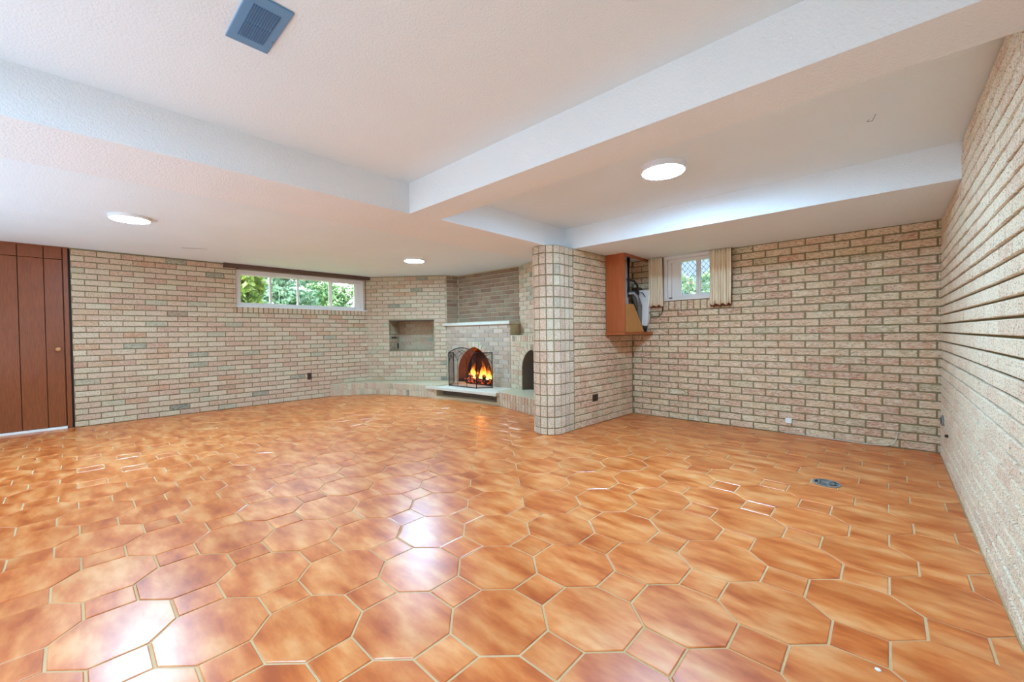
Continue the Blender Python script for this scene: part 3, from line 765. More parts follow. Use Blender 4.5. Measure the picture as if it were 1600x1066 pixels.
# ================================================================== fire screen
fs = empty('fire_screen', (-5.3, 4.48, 0.207)); tag(fs, 'three-panel black iron mesh fire screen with arched top on the hearth', 'fire screen')
def mesh_screen_mat():
    m, nt, b = new_mat('wire_mesh'); tc = nt.nodes.new('ShaderNodeTexCoord')
    mp = nt.nodes.new('ShaderNodeVectorMath'); mp.operation = 'SCALE'; mp.inputs['Scale'].default_value = 300.0; nt.links.new(tc.outputs['Object'], mp.inputs[0])
    ck = nt.nodes.new('ShaderNodeTexChecker'); ck.inputs['Scale'].default_value = 1.0; ck.inputs[1].default_value = (1, 1, 1, 1); ck.inputs[2].default_value = (0, 0, 0, 1)
    nt.links.new(mp.outputs[0], ck.inputs[0])
    b.inputs['Base Color'].default_value = srgb(20, 19, 19); b.inputs['Roughness'].default_value = 0.6
    t = nt.nodes.new('ShaderNodeBsdfTransparent'); mx = nt.nodes.new('ShaderNodeMixShader'); mx.inputs[0].default_value = 0.36
    nt.links.new(t.outputs[0], mx.inputs[1]); nt.links.new(b.outputs[0], mx.inputs[2]); nt.links.new(mx.outputs[0], nt.nodes['Material Output'].inputs[0]); return m
m_mesh = mesh_screen_mat()
def screen_panel(p0, p1, toph, label=None):
    """p0,p1 floor points; toph(t) gives the height of the top edge"""
    b = Vector((*p0, 0.207)) - Vector(fs.location); d = Vector((p1[0] - p0[0], p1[1] - p0[1], 0))
    at = lambda t, z: b + d * t + Vector((0, 0, z))
    fr = MB(); top = [at(k / 16, toph(k / 16)) for k in range(17)]
    fr.tube([at(0, 0.0)] + [at(0, toph(0))], 0.008, 6); fr.tube([at(1, 0.0), at(1, toph(1))], 0.008, 6); fr.tube(top, 0.008, 6); fr.tube([at(0, 0.012), at(1, 0.012)], 0.008, 6)
    pf = fr.build('screen_frame', m_iron, fs)
    sc_ = MB()
    sc_.add([at(k / 16, 0.012) for k in range(17)] + top, [(k, k + 1, 18 + k, 17 + k) for k in range(16)]); sc_.build('mesh_panel', m_mesh, pf)
    tr = MB(); wlen = d.length
    n = max(1, round(wlen / 0.22))
    for k in range(1, n): tr.tube([at(k / n, 0.01), at(k / n, toph(k / n) * 0.66)], 0.004, 5)
    # crossing gothic arcs
    for k in range(0, n + 1):
        for sgn in (-1, 1):
            pts = []
            for q in range(9):
                a = q / 8; t = k / n + sgn * a * a * (1.6 / n); 
                if t < -1e-6 or t > 1 + 1e-6: break
                z = toph(k / n) * 0.66 + a * 0.25
                if z > toph(min(1, max(0, t))) - 0.004: break
                pts.append(at(t, z))
            if len(pts) > 1: tr.tube(pts, 0.004, 5)
    tr.build('tracery', m_iron, pf)
PA, PB, PC, PD = (-5.651, 4.479), (-4.978, 4.514), (-4.828, 4.737), (-5.79, 4.70)
ch = lambda t: 0.585 + 0.09 * math.sin(math.pi * t) ** 0.9
screen_panel(PA, PB, ch)
screen_panel(PB, PC, lambda t: 0.585 + 0.01 * t)
screen_panel(PD, PA, lambda t: 0.575 + 0.01 * t)

# ================================================================== PARTITION with rounded end
def on(P, Q, t): return (P[0] + (Q[0] - P[0]) * t, P[1] + (Q[1] - P[1]) * t)
PW1, PW2 = Vector((-2.609, 3.87, 0)), Vector((-2.545, YB + 0.02, 0))
PC_ = Vector((-2.790, 3.648, 0)); PR = 0.181
outline = []     # walk from right wall joint, round the nose, up the hidden left side
outline.append((PW1.x, PW1.y)); 
for k in range(0, 25):
    a = -math.pi * k / 24; outline.append((PC_.x + PR * math.cos(a), PC_.y + PR * math.sin(a)))
outline.append((PC_.x - PR, 4.9))
def shrink(P, d):
    out = []
    for i, p in enumerate(P):
        a, b = P[max(0, i - 1)], P[min(len(P) - 1, i + 1)]; l = math.hypot(b[0] - a[0], b[1] - a[1]); out.append((p[0] - (b[1] - a[1]) / l * -d * -1, p[1] + (b[0] - a[0]) / l * -d * -1))
    return out
# path runs clockwise seen from above (right side -> nose -> left side); inside lies to its right
ins = [(p[0] + (b[1] - a[1]) / l * MR * -1 * -1 * -1, p[1] - (b[0] - a[0]) / l * MR * -1 * -1 * -1) for p, a, b, l in
       [(outline[i], outline[max(0, i - 1)], outline[min(len(outline) - 1, i + 1)], math.hypot(outline[min(len(outline) - 1, i + 1)][0] - outline[max(0, i - 1)][0], outline[min(len(outline) - 1, i + 1)][1] - outline[max(0, i - 1)][1])) for i in range(len(outline))]]
pm = MB(); 
cen = Vector((-2.8, 4.2))
ins2 = []
for p in outline:
    if p[1] <= PC_.y + 1e-6:
        v = Vector((p[0] - PC_.x, p[1] - PC_.y)); v = v.normalized() * (PR - MR); ins2.append((PC_.x + v.x, PC_.y + v.y))
ins2 = [(PW1.x - MR, PW1.y)] + ins2 + [(PC_.x - PR + MR, 4.9), (PC_.x - PR + MR, YB - 0.02), (PW2.x - MR, YB - 0.02)]
pm.prism(ins2, 0, hB + 0.0)
wp = struct(pm.build('wall_partition', m_mortar))
w = Wall(wp)
thP = math.atan2(PW2.y - PW1.y, PW2.x - PW1.x)
w.run((PW1.x, PW1.y), thP, (PW2 - PW1).length - 0.03, 0, hB - 0.001, 0.2285, PITCH_BH, 0.010, m_brick_back, phase=0.0)
w.finish()
w = Wall(wp, 'upright_brick')
# nose columns
Lo = path_len(outline); tot = Lo[-1]; colw = 0.0835; rowh = 0.1192
t = 0.006
ncol = 0
while ncol < 16:
    (px, py), th = at_path(outline, Lo, t + colw / 2)
    k = 0; z = -0.045
    while z < hB:
        a, b = max(0.0, z) + 0.004, min(hB, z + rowh) - 0.006
        if b - a > 0.02:
            w.brick((px, py, (a + b) / 2), th + math.pi, 0.0705, round(b - a, 3), m_brick_pillar)
        z += rowh
    t += colw; ncol += 1
w.finish()

# ================================================================== WALL behind the camera
wfm = struct(wall_slab('wall_front', (XL - 0.1, YF), math.pi, 0.01, 0, 0.1, 0.01, m_plain_wall)); bpy.data.objects.remove(wfm)
fm = MB(); fm.box(XL - 0.1, XR + 0.1, YF - 0.1, YF, -0.05, 2.45); struct(fm.build('wall_front', m_plain_wall))

# ================================================================== DOOR (brown grooved panel door)
dr = struct(empty('door_1', (XL, -0.5, 0)))
def dpart(mb, name, mat, bevel=0): 
    o = mb.build(name, mat, dr, bevel); o.matrix_parent_inverse = Matrix.Translation(dr.location).inverted(); return o
DXf = XL - 0.030
ys = [-0.062, -0.215, -0.420, -0.625, -0.830, -0.955]
for a, b in zip(ys, ys[1:]):
    m = MB(); m.box(DXf - 0.035, DXf, b + 0.003, a - 0.003, 0.032, 2.100); dpart(m, 'door_plank', m_door, 0.003)
    m = MB(); m.box(DXf - 0.035, DXf + 0.002, b + 0.003, a - 0.003, 2.106, 2.252); dpart(m, 'header_plank', m_door, 0.003)
m = MB(); m.box(DXf - 0.06, DXf - 0.035, -1.0, -0.02, 0.03, 2.255); dpart(m, 'door_backing', m_door)
m = MB(); m.box(DXf - 0.06, DXf + 0.012, -0.056, -0.016, 0, 2.256); m.box(DXf - 0.06, DXf + 0.012, -1.01, -0.962, 0, 2.256); dpart(m, 'door_jamb', m_door, 0.003)
m = MB(); m.box(DXf - 0.05, DXf + 0.03, -1.01, -0.06, 0.0, 0.028); dpart(m, 'threshold_light_strip', m_white2, 0.003)  # pale threshold strip; its white stands for light showing under the door
m = MB(); m.box(DXf - 0.04, DXf + 0.02, -1.012, 0.0, 2.245, 2.2583); dpart(m, 'top_trim', m_door, 0.002)
kb = MB(); kb.lathe([(0.010, 0), (0.010, 0.018), (0.020, 0.026), (0.025, 0.038), (0.022, 0.050), (0.012, 0.056), (0.001, 0.057)], 20)
for i, p in enumerate(kb.v): kb.v[i] = (DXf + p[2], -0.117 + p[0], 0.99 + p[1])
o = kb.build('door_knob', plain('varnished_wood', srgb(196, 140, 88), 0.3), dr, smooth=True); o.matrix_parent_inverse = Matrix.Translation(dr.location).inverted(); o['label'] = 'small round light wooden knob'

m = MB(); m.box(DXf - 0.20, DXf - 0.02, -0.030, 0.003, 0, 2.2583); m.box(XL - 0.27, XL - 0.22, -1.1, 0.1, -0.02, 2.3); dpart(m, 'shadow_gap_filler', plain('gap_shadow_dark', srgb(44, 28, 22), 0.6))  # dark filler painted as the shadow in the door gap, closing a light leak
# ================================================================== WINDOW 1 (long horizontal slider)
w1 = struct(empty('window_1', (XL - 0.07, 2.86, 1.60)))
def kid(o, par): o.parent = par; o.matrix_parent_inverse = Matrix.Translation(par.location).inverted(); return o
X1 = XL - 0.065
y0, y1, z0, z1 = 1.770, 3.905, 1.598, 2.186
m = MB()
fwid = 0.055
def frame(m, x0, x1, a, b, c, d, t, tb=None):
    tb = tb or t
    m.box(x0, x1, a, b, c, c + tb); m.box(x0, x1, a, b, d - t, d); m.box(x0, x1, a, a + t, c + tb, d - t); m.box(x0, x1, b - t, b, c + tb, d - t)
frame(m, X1 - 0.10, X1, y0, y1, z0, z1, 0.060, 0.045)
kid(m.build('window_frame', m_white, None, 0.004), w1)
panes = [(1.850, 2.262), (2.300, 2.705), (2.735, 3.262), (3.310, 3.740)]
sz0, sz1 = 1.650, 2.122
for i, (a, b) in enumerate(panes):
    xo = X1 - (0.035 if i in (0, 3) else 0.055)
    m = MB(); 
    t = 0.026 if i in (0, 3) else 0.016
    frame(m, xo - 0.03, xo, a - t, b + t, sz0 - 0.012, sz1 + 0.010, t, 0.03)
    sa = kid(m.build('sash', m_white, None, 0.003), w1)
    m = MB(); m.box(xo - 0.018, xo - 0.014, a - 0.005, b + 0.005, sz0, sz1); m.build('pane', m_glass, sa)
m = MB(); m.box(X1 - 0.09, X1 - 0.02, 3.772, 3.86, sz0 - 0.01, z1 - 0.06); kid(m.build('fixed_stile', m_white, None, 0.003), w1)
m = MB(); m.box(XL - 0.09, XL + 0.004, 1.768, 3.955, 1.588, 1.601); kid(m.build('window_sill', m_white2, None, 0.003), w1)
# back of the recess to the right and above
m = MB(); m.box(X1 - 0.12, X1 - 0.002, 3.900, 4.02, 1.59, 2.26); m.box(X1 - 0.12, X1 - 0.002, 1.70, 4.02, 2.182, 2.2585); o = m.build('recess_filler', m_plain_wall, None); kid(o, w1)
m = MB(); m.box(XL - 0.065, XL + 0.05, 1.600, 4.000, 2.192, 2.2583); o = m.build('valance_board', m_track, None, 0.003)
tag(o, 'dark wooden valance board along the ceiling above the long window', 'valance')
m = MB(); m.tube([(XL - 0.02, 3.925, 2.19), (XL - 0.018, 3.930, 1.95), (XL - 0.02, 3.926, 1.70), (XL - 0.01, 3.93, 1.61)], 0.005, 6); o = m.build('stripe', m_black, None)  # thin dark tube down the window's right edge
tag(o, 'dark cord running down the right edge of the long window', 'stripe')

# ================================================================== WINDOW 2 (small, over the back wall)
w2 = struct(empty('window_2', (-1.75, YB + 0.03, 1.51)))
m = MB(); frame2 = lambda m, a, b, c, d, t, q0, q1, tb=None: (m.box(a, b, q0, q1, c, c + (tb or t)), m.box(a, b, q0, q1, d - t, d), m.box(a, a + t, q0, q1, c + (tb or t), d - t), m.box(b - t, b, q0, q1, c + (tb or t), d - t))
frame2(m, -2.112, -1.40, 1.505, 2.066, 0.040, YB - 0.012, YB + 0.02, 0.032); kid(m.build('window_casing', m_white, None, 0.003), w2)
m = MB(); frame2(m, -2.085, -1.42, 1.53, 2.045, 0.055, YB + 0.03, YB + 0.10, 0.03); kid(m.build('window_frame', m_white, None, 0.003), w2)
for a, b in ((-1.935, -1.702), (-1.700, -1.475)):
    m = MB(); frame2(m, a - 0.0, b, 1.55, 2.02, 0.024, YB + 0.04, YB + 0.07, 0.026); sa = kid(m.build('sash', m_white, None, 0.002), w2)
    m = MB(); m.box(a + 0.02, b - 0.02, YB + 0.052, YB + 0.056, 1.57, 2.0); m.build('pane', m_glass, sa)
m = MB(); m.box(-2.02, -1.935, YB + 0.04, YB + 0.08, 1.55, 2.02); kid(m.build('fixed_stile', m_white, None, 0.003), w2)
m = MB(); m.tube([(-2.03, YB - 0.02, 1.535), (-2.03, YB - 0.04, 1.535), (-1.99, YB - 0.045, 1.535)], 0.006, 6); kid(m.build('window_latch', m_iron, None), w2)
# diamond grille outside
gr = MB(); ga, gb, gc, gd = -2.05, -1.40, 1.45, 2.10
for k in range(-10, 14):
    for sgn in (1, -1):
        # line x = x0 + t, z = z0 + sgn*t
        c0 = k * 0.075
        pts = []
        for t in (ga, gb):
            z = (gc if sgn > 0 else gd) + sgn * (t - ga) * 1.15 + (c0 if sgn > 0 else -c0) - (0.3 if sgn > 0 else -0.3)
            pts.append((t, z))
        (xa, za), (xb, zb) = pts
        def cl(z): return xa + (z - za) / (zb - za) * (xb - xa)
        lo_, hi_ = min(za, zb), max(za, zb)
        if hi_ < gc or lo_ > gd: continue
        P_ = []
        for (x_, z_) in pts:
            if z_ < gc: P_.append((cl(gc), gc))
            elif z_ > gd: P_.append((cl(gd), gd))
            else: P_.append((x_, z_))
        if abs(P_[0][0] - P_[1][0]) > 0.01: gr.tube([(P_[0][0], YB + 0.24, P_[0][1]), (P_[1][0], YB + 0.24, P_[1][1])], 0.0042, 4)
o = gr.build('window_grille', plain('grille_grey_metal', srgb(190, 200, 214), 0.5, 0.1), None); tag(o, 'diamond lattice metal security grille outside the small window', 'grille')

# ================================================================== CURTAINS
def curtain_mat():
    m, nt, b = new_mat('cream_pleated_fabric'); g = nt.nodes.new('ShaderNodeNewGeometry')
    n = noise(nt, g.outputs['Position'], 30, 3, 0.6, mul=(2, 2, 0.2)); nt.links.new(ramp(nt, n, [(0.3, srgb(226, 206, 176)), (0.7, srgb(242, 228, 202))]), b.inputs['Base Color']); b.inputs['Roughness'].default_value = 0.9
    return m
m_curt = curtain_mat(); m_hem = plain('brown_lining', srgb(120, 66, 44), 0.9)
def curtain(x0, x1, z0, label):
    t = empty('curtain', ((x0 + x1) / 2, YB - 0.06, z0)); tag(t, label, 'curtain')
    N = 96; folds = (x1 - x0) / 0.030
    def sheet(zb, zt, y0, amp, mat, name, jag=0):
        m = MB(); v = []
        rows = 9
        for r_ in range(rows + 1):
            f_ = r_ / rows; z = zb + (zt - zb) * f_
            for k in range(N + 1):
                s_ = k / N; ph = s_ * folds * 2 * math.pi
                xx = x0 + (x1 - x0) * s_ * (1 - 0.0 * f_) + 0.004 * math.sin(ph * 0.37 + 3 * f_)
                yy = y0 + amp * (math.sin(ph + 0.5 * math.sin(ph * 0.21)) * (1 - 0.35 * f_) + 0.3 * math.sin(ph * 0.5 + 2 * (1 - f_)))
                dz = jag * math.sin(ph * 0.43 + 1.3) * (1 - f_) ** 4
                v.append((xx, yy, z + dz))
        f = [(r_ * (N + 1) + k, r_ * (N + 1) + k + 1, (r_ + 1) * (N + 1) + k + 1, (r_ + 1) * (N + 1) + k) for r_ in range(rows) for k in range(N)]
        m.add(v, f); o = m.build(name, mat, None, smooth=True); so = o.modifiers.new('thick', 'SOLIDIFY'); so.thickness = 0.002; kid(o, t); return o
    sheet(z0 + 0.018, 2.062, YB - 0.075, 0.017, m_curt, 'drape', 0.010); sheet(z0 - 0.004, 2.062, YB - 0.048, 0.008, m_hem, 'lining')
curtain(-2.290, -2.105, 1.425, 'cream pleated cafe curtain left of the small window beside the wall cabinet')
curtain(-1.540, -1.305, 1.405, 'cream pleated cafe curtain on the right side of the small window')

# ================================================================== WALL CABINET round the electrical panel
cab = empty('wall_cabinet', (-2.45, 4.53, 1.08)); tag(cab, 'open red-brown wooden wall cabinet in the corner left of the small window', 'cabinet')
xc = -2.315
m = MB(); m.box(-2.568, xc, 4.515, 4.540, 1.112, hB - 0.001); kid(m.build('side_panel', m_cab, None, 0.002), cab)
m = MB(); m.prism([(-2.572, 4.505), (xc + 0.004, 4.505), (-2.262, YB - 0.002), (-2.545, YB - 0.002)], 1.078, 1.111); kid(m.build('bottom_shelf', m_cab, None, 0.002), cab)
m = MB(); m.box(-2.565, xc, 4.54, 4.56, 2.0, hB - 0.001); m.box(xc - 0.02, xc, 4.56, YB - 0.01, 2.035, hB - 0.001); kid(m.build('top_rail', m_cab, None, 0.002), cab)
ep = empty('electrical_panel', (-2.5, 4.75, 1.45)); tag(ep, 'grey metal electrical panel box mounted inside the wall cabinet', 'electrical panel')
m = MB(); m.box(-2.565, -2.44, 4.575, 4.86, 1.46, 1.99); kid(m.build('box', m_steel, None, 0.004), ep)
m = MB(); m.box(-2.44, -2.432, 4.585, 4.85, 1.47, 1.98); kid(m.build('cover', plain('light_grey_enamel', srgb(176, 178, 178), 0.4), None, 0.002), ep)
m = MB(); m.box(-2.47, -2.35, 4.556, 4.562, 1.42, 2.03); kid(m.build('trim_flange', m_steel, None), ep)
o = MB(); o.tube([(-2.42, 4.83, 2.06), (-2.42, 4.83, 1.62), (-2.43, 4.85, 1.56)], 0.02, 10); o = o.build('conduit', m_black, None, smooth=True); tag(o, 'black conduit pipe running down inside the wall cabinet', 'pipe')
o = MB(); o.tube([(-2.42, 4.80, 1.78), (-2.40, 4.95, 1.77), (-2.41, 5.06, 1.72), (-2.44, 5.12, 1.66)], 0.012, 8); o = o.build('black_cable', m_black, None, smooth=True); tag(o, 'thick black cable bending across the top of the open cabinet', 'cable')
o = MB(); o.box(-2.50, -2.40, 5.08, YB - 0.012, 1.60, 1.70); o = o.build('junction_box', m_brownplate, None, 0.006); tag(o, 'dark brown junction box in the back corner of the cabinet', 'box')
bd = MB(); bd.add([(-2.36, 4.60, 1.112), (-2.33, 5.085, 1.112), (-2.40, 4.93, 1.47), (-2.41, 4.66, 1.47), (-2.375, 4.60, 1.112), (-2.345, 5.085, 1.112), (-2.415, 4.93, 1.47), (-2.425, 4.66, 1.47)],
                  [(0, 1, 2, 3), (7, 6, 5, 4), (0, 4, 5, 1), (1, 5, 6, 2), (2, 6, 7, 3), (3, 7, 4, 0)])
o = bd.build('plywood_board', m_board, None, 0.002); tag(o, 'tapered orange plywood board leaning on the cabinet shelf', 'board')
dc = MB(); dc.tube([(-2.42, 4.93, 1.62), (-2.41, 5.0, 1.56), (-2.40, 5.06, 1.45), (-2.40, 5.08, 1.30), (-2.40, 5.09, 1.13)], 0.05, 12, taper=[0.7, 0.95, 1.0, 0.75, 0.45])
o = dc.build('grey_duct', plain('grey_plastic', srgb(112, 108, 104), 0.6), None, smooth=True); tag(o, 'grey curved duct behind the plywood board in the cabinet', 'duct')
gc_ = MB(); gc_.tube([(-2.40, 4.80, 1.60), (-2.38, 4.88, 1.61), (-2.37, 4.95, 1.57), (-2.37, 4.98, 1.50), (-2.37, 4.96, 1.42)], 0.016, 8)
o = gc_.build('grey_hose', plain('pale_grey_hose', srgb(168, 170, 174), 0.5), None, smooth=True); tag(o, 'pale grey hose looping above the plywood board', 'hose')
slv = empty('white_sleeve', (-2.32, 5.13, 1.13)); tag(slv, 'white tapered plastic sleeve with a black tip left of the left curtain', 'sleeve')
m = MB(); v = []
for (z, xa, xb, ya, yb) in [(1.66, -2.41, -2.26, 5.09, 5.17), (1.50, -2.41, -2.27, 5.09, 5.17), (1.30, -2.40, -2.29, 5.10, 5.17), (1.19, -2.375, -2.31, 5.11, 5.16)]:
    v += [(xa, ya, z), (xb, ya, z), (xb, yb, z), (xa, yb, z)]
f = [(0, 1, 2, 3), (12, 13, 14, 15)] + [(i * 4 + k, i * 4 + (k + 1) % 4, i * 4 + 4 + (k + 1) % 4, i * 4 + 4 + k) for i in range(3) for k in range(4)]
m.add(v, f); kid(m.build('sleeve_body', m_white2, None, 0.008), slv)
m = MB(); m.lathe([(0.022, 0.08), (0.026, 0.05), (0.020, 0.02), (0.012, 0.0)], 12, (-2.342, 5.135, 1.114)); o = kid(m.build('tip', m_black, None), slv); o['label'] = 'black tip'
o = MB(); o.tube([(-2.40, 4.95, 1.63), (-2.34, 5.06, 1.62), (-2.30, 5.12, 1.52), (-2.29, 5.13, 1.38), (-2.24, 5.14, 1.31), (-2.16, 5.14, 1.31), (-2.12, 5.15, 1.36), (-2.12, 5.17, 1.41)], 0.005, 6)
o = o.build('thin_cable', m_black, None, smooth=True); tag(o, 'thin dark cable looping below the left curtain to the brick wall', 'cable')

# ================================================================== OUTLETS AND SMALL FITTINGS
def plate(name, c, th, w_, h_, mat, label, cat, slots=True, dark=None):
    t = empty(name, c, th); tag(t, label, cat)
    m = MB(); m.box(-w_ / 2, w_ / 2, -0.007, 0.0, -h_ / 2, h_ / 2); m.build('cover_plate', mat, t, 0.002)
    if slots:
        for s_ in (-1, 1):
            m = MB(); m.box(-0.017, 0.017, -0.009, -0.006, s_ * h_ * 0.22 - 0.014, s_ * h_ * 0.22 + 0.014); m.build('socket', dark or m_black, t, 0.003)
    return t
plate('wall_outlet', (XL + 0.002, 2.835, 0.405), math.pi / 2, 0.072, 0.118, m_brownplate, 'brown electrical outlet low on the long left brick wall', 'outlet')
plate('wall_outlet', (-2.592, 4.278, 0.322), thP, 0.115, 0.085, m_brownplate, 'brown electrical outlet on the partition wall right of the rounded pillar', 'outlet')
pt = plate('phone_jack', (-0.770, YB - 0.002, 0.142), 0, 0.058, 0.055, m_white2, 'small white phone jack box low on the back wall', 'jack', slots=False)
m = MB(); m.tube([(0.004, -0.004, 0.028), (0.006, -0.004, 0.075)], 0.003, 5); m.build('lead', m_white2, pt)
m = MB(); m.tube([(-0.80, YB - 0.02, 0.010), (-0.468, YB - 0.03, 0.009), (-0.302, YB - 0.035, 0.009), (-0.111, YB - 0.035, 0.007), (0.001, YB - 0.03, 0.014), (0.05, YB - 0.02, 0.035), (0.071, YB - 0.012, 0.09), (0.078, YB - 0.006, 0.14), (0.10, YB - 0.004, 0.147)], 0.0045, 6)
o = m.build('white_cable', plain('off_white_cable', srgb(206, 200, 184), 0.5), None, smooth=True); tag(o, 'thin white cable lying along the foot of the back wall', 'cable')
t = empty('round_outlet', (XR - 0.002, 4.93, 0.335), -math.pi / 2); tag(t, 'old dark metal outlet plate on the right wall near the corner', 'outlet')
m = MB(); m.lathe([(0.046, 0), (0.046, 0.006), (0.038, 0.010)], 20); m.v = [(p[0], -p[2], p[1]) for p in m.v]; m.build('cover_plate', m_steel, t)
m = MB(); m.lathe([(0.028, 0.008), (0.028, 0.013)], 16); m.v = [(p[0], -p[2], p[1]) for p in m.v]; m.build('socket', m_black, t)
m = MB(); m.lathe([(0.012, 0), (0.013, 0.012), (0.006, 0.02)], 10); m.v = [(p[0], -p[2], p[1]) for p in m.v]
o = m.build('screw_anchor', m_brownplate, None); o.location = (XR - 0.002, 4.52, 0.283); o.rotation_euler = (0, 0, -math.pi / 2); tag(o, 'small dark brown anchor in the right wall below the outlet', 'anchor')
# hook and bracket in the niche
Pn = A + dA * (n0 + 0.03) - nA * 0.02
m = MB(); Mh = Matrix.Translation(A + dA * n0) @ Matrix.Rotation(thA, 4, 'Z'); m.box(-0.0, 0.02, 0.12, 0.34, 1.05, 1.08, Mh)
o = m.build('niche_bracket', m_brownplate, None, 0.003); tag(o, 'small dark bracket on the left side of the wall niche', 'bracket')
m = MB(); m.box(0.0, 0.012, 0.43, 0.47, 0.835, 0.945, Mh); o = m.build('niche_switch', m_black, None, 0.003); tag(o, 'narrow black switch plate low inside the wall niche', 'switch')

# floor drain
dn = empty('floor_drain', (-0.315, 3.668, 0.0005)); tag(dn, 'round metal floor drain grate set in the tiles', 'drain')
m = MB(); m.lathe([(0.084, 0), (0.084, 0.005), (0.072, 0.007), (0.072, 0.001), (0.084, 0.0)], 32, caps=False); m.build('rim', m_steel, dn)
m = MB()
for k in range(5): 
    a = 2 * math.pi * k / 5; Mr = Matrix.Rotation(a, 4, 'Z'); m.box(0.012, 0.072, -0.007, 0.007, 0.002, 0.007, Mr)
m.lathe([(0.02, 0.002), (0.02, 0.008)], 16); m.lathe([(0.050, 0.002), (0.050, 0.007), (0.042, 0.007), (0.042, 0.002), (0.050, 0.002)], 24, caps=False)
m.build('grate', m_steel, dn); m = MB(); m.lathe([(0.072, 0.0005), (0.072, 0.0012)], 24); m.build('drain_hole', m_black, dn)
m = MB(); m.lathe([(0.009, 0), (0.008, 0.002), (0.003, 0.003)], 7, (0, 0, 0)); o = m.build('paint_fleck', m_white2, None); o.location = (-0.018, 1.756, 0.0006); tag(o, 'tiny white fleck on a floor tile in the foreground', 'fleck')

# ceiling vent (blue film)
vt = empty('ceiling_vent', (-1.760, 0.508, hT)); tag(vt, 'rectangular blue film covered ceiling vent in the near ceiling tray', 'vent')
m = MB(); m.box(-0.155, 0.155, -0.074, 0.074, -0.008, -0.0005); m.build('vent_plate', m_vent, vt, 0.003)
for g0 in (-0.105, 0.004):
    for k in range(11):
        yy = -0.042 + k * 0.0084
        m = MB(); m.box(g0, g0 + 0.101, yy - 0.0028, yy + 0.0012, -0.0105, -0.0078); m.build('louvre', m_ventdark, vt)
m = MB(); m.lathe([(0.004, -0.011), (0.004, -0.008)], 8, (-0.06, 0.066, 0)); m.build('screw', m_steel, vt)

# hairline marks in the ceiling plaster
m = MB(); m.tube([(-0.075, 3.10, hT - 0.001), (-0.085, 3.13, hT - 0.001), (-0.062, 3.135, hT - 0.001), (-0.045, 3.05, hT - 0.001)], 0.0015, 4)
o = m.build('ceiling_crack', m_ventdark, None); tag(o, 'short bent dark crack in the ceiling plaster of the far tray', 'wire')
m = MB(); m.tube([(-6.60, 0.97, hL - 0.001), (-6.55, 1.05, hL - 0.002), (-6.53, 1.10, hL - 0.001), (-6.46, 1.21, hL - 0.001)], 0.003, 4)
o = m.build('crack', plain('crack_shadow', srgb(150, 148, 146), 0.9), ceiling)

# ================================================================== CEILING LAMPS
def lamp(x, y, z, label, r=0.152, h=0.045, st=None):
    t = empty('ceiling_light', (x, y, z)); tag(t, label, 'ceiling light', 'flush round ceiling lights')
    m = MB(); m.lathe([(r, -0.0005), (r, -h + 0.006), (r - 0.004, -h), (r - 0.010, -h + 0.001)], 48); m.build('rim', m_lamp_rim, t, smooth=False)
    m = MB(); m.lathe([(r - 0.012, -h + 0.004), (r - 0.012, -h - 0.0015), (r - 0.05, -h - 0.004), (0.002, -h - 0.005)], 48); m.build('diffuser', m_lamp, t, smooth=False)
lamp(-5.245, 0.395, hL, 'round white ceiling light lit near the brown door', h=0.03)
lamp(-5.276, 3.553, hL, 'round white ceiling light lit in front of the fireplace', h=0.03)
lamp(-1.185, 2.915, hT, 'round white ceiling light lit in the far ceiling tray', h=0.045)
lamp(-1.20, -0.75, hT, 'round white ceiling light lit in the near tray beyond the top of the picture', h=0.045)

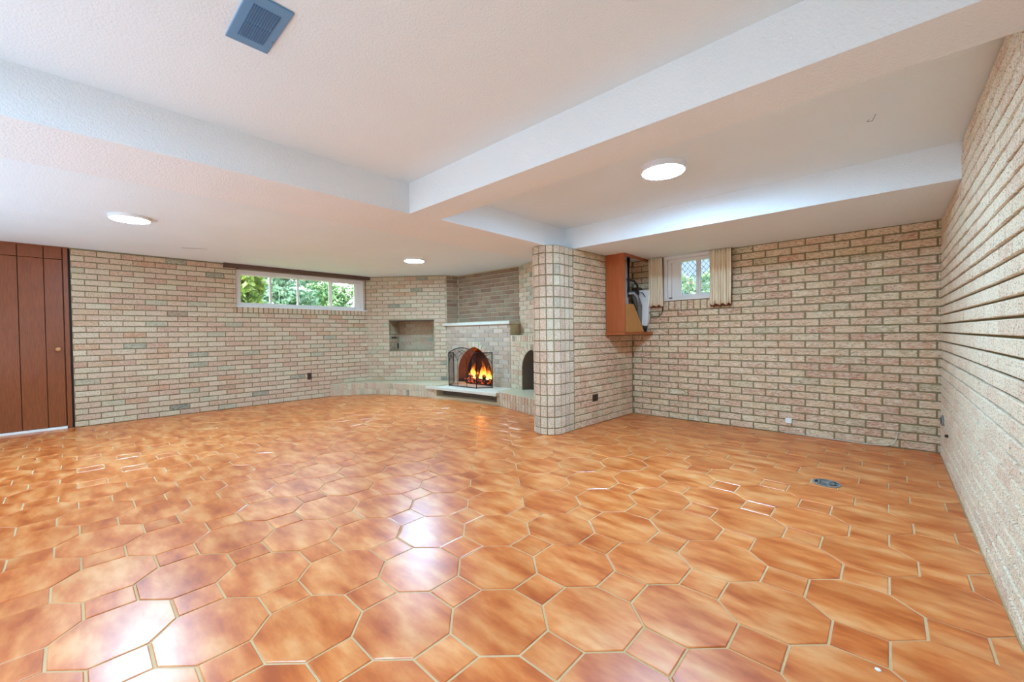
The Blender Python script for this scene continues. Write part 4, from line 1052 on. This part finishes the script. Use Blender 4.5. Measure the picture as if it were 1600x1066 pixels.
# ================================================================== OUTSIDE
gm = MB(); gm.box(-40, XL - 0.35, -10, 30, 1.35, 1.45); gm.box(XL - 0.35, 12, YB + 0.35, 30, 1.35, 1.45); struct(gm.build('ground', m_lawn))
ow = MB(); ow.box(-7, 3, 9.2, 9.5, 1.45, 5.0); o = ow.build('house_wall', m_outwall); tag(o, 'slate blue neighbouring house wall seen through the small window', 'wall')
def tree(name, c, rad, n, leaf, mat, label, trunk=True, seed=1):
    rr = random.Random(seed); t = empty(name, (c[0], c[1], 1.45)); tag(t, label, 'tree')
    V = []; F = []; rn = []
    cl = [(Vector((rr.gauss(0, .45), rr.gauss(0, .45), rr.gauss(0, .45))), rr.uniform(.25, .5)) for _ in range(26)]
    for k in range(n):
        cc, cr = rr.choice(cl); d = Vector((rr.gauss(0, 1), rr.gauss(0, 1), rr.gauss(0, 1))).normalized() * cr * rr.uniform(.6, 1)
        p = cc + d; p = Vector((p.x * rad[0], p.y * rad[1], p.z * rad[2])) + Vector(c)
        if p.z < 1.47: p.z = 1.47 + rr.random() * .3
        a = Vector((rr.gauss(0, 1), rr.gauss(0, 1), rr.gauss(0, 1))).normalized(); b = a.cross(Vector((rr.gauss(0, 1), rr.gauss(0, 1), rr.gauss(0, 1)))).normalized()
        s_ = leaf * rr.uniform(.6, 1.3); i = len(V)
        V += [tuple(p - a * s_), tuple(p + b * s_ * .45), tuple(p + a * s_), tuple(p - b * s_ * .45)]; F.append((i, i + 1, i + 2, i + 3)); rn.append(rr.random())
    me = bpy.data.meshes.new('foliage'); me.from_pydata(V, [], F); at_ = me.attributes.new('rnd', 'FLOAT', 'FACE'); at_.data.foreach_set('value', rn)
    o = link('foliage', me, mat); o['kind'] = 'stuff'; kid(o, t)
    tk = MB(); tk.tube([(c[0], c[1], 1.4), (c[0] + .05, c[1], c[2]), (c[0], c[1] + .1, c[2] + rad[2] * .5)], 0.09, 7, taper=[1.2, 1, .5]); kid(tk.build('trunk', m_bark, None, smooth=True), t)
tree('tree', (-11.2, 2.45, 2.3), (1.2, 0.75, .8), 4600, .085, m_leaf_y, 'yellow-green leafy tree outside the left pane of the long window', seed=3)
tree('tree', (-13.8, 4.3, 2.5), (1.3, 0.95, .85), 5200, .085, m_leaf_b, 'blue-green tree outside the second pane of the long window', seed=4)
tree('tree', (-15.6, 6.5, 2.55), (1.4, 1.15, .95), 5600, .085, m_leaf_g, 'green tree outside the third pane of the long window', seed=5)
tree('tree', (-13.2, 7.3, 2.35), (1.2, 0.85, 0.8), 4600, .075, m_leaf_g, 'green tree outside the right pane of the long window', seed=6)
tree('bush', (-2.55, 7.3, 1.75), (0.75, .5, .55), 900, .07, m_leaf_g, 'green leafy bush behind the lattice of the small window', seed=8)
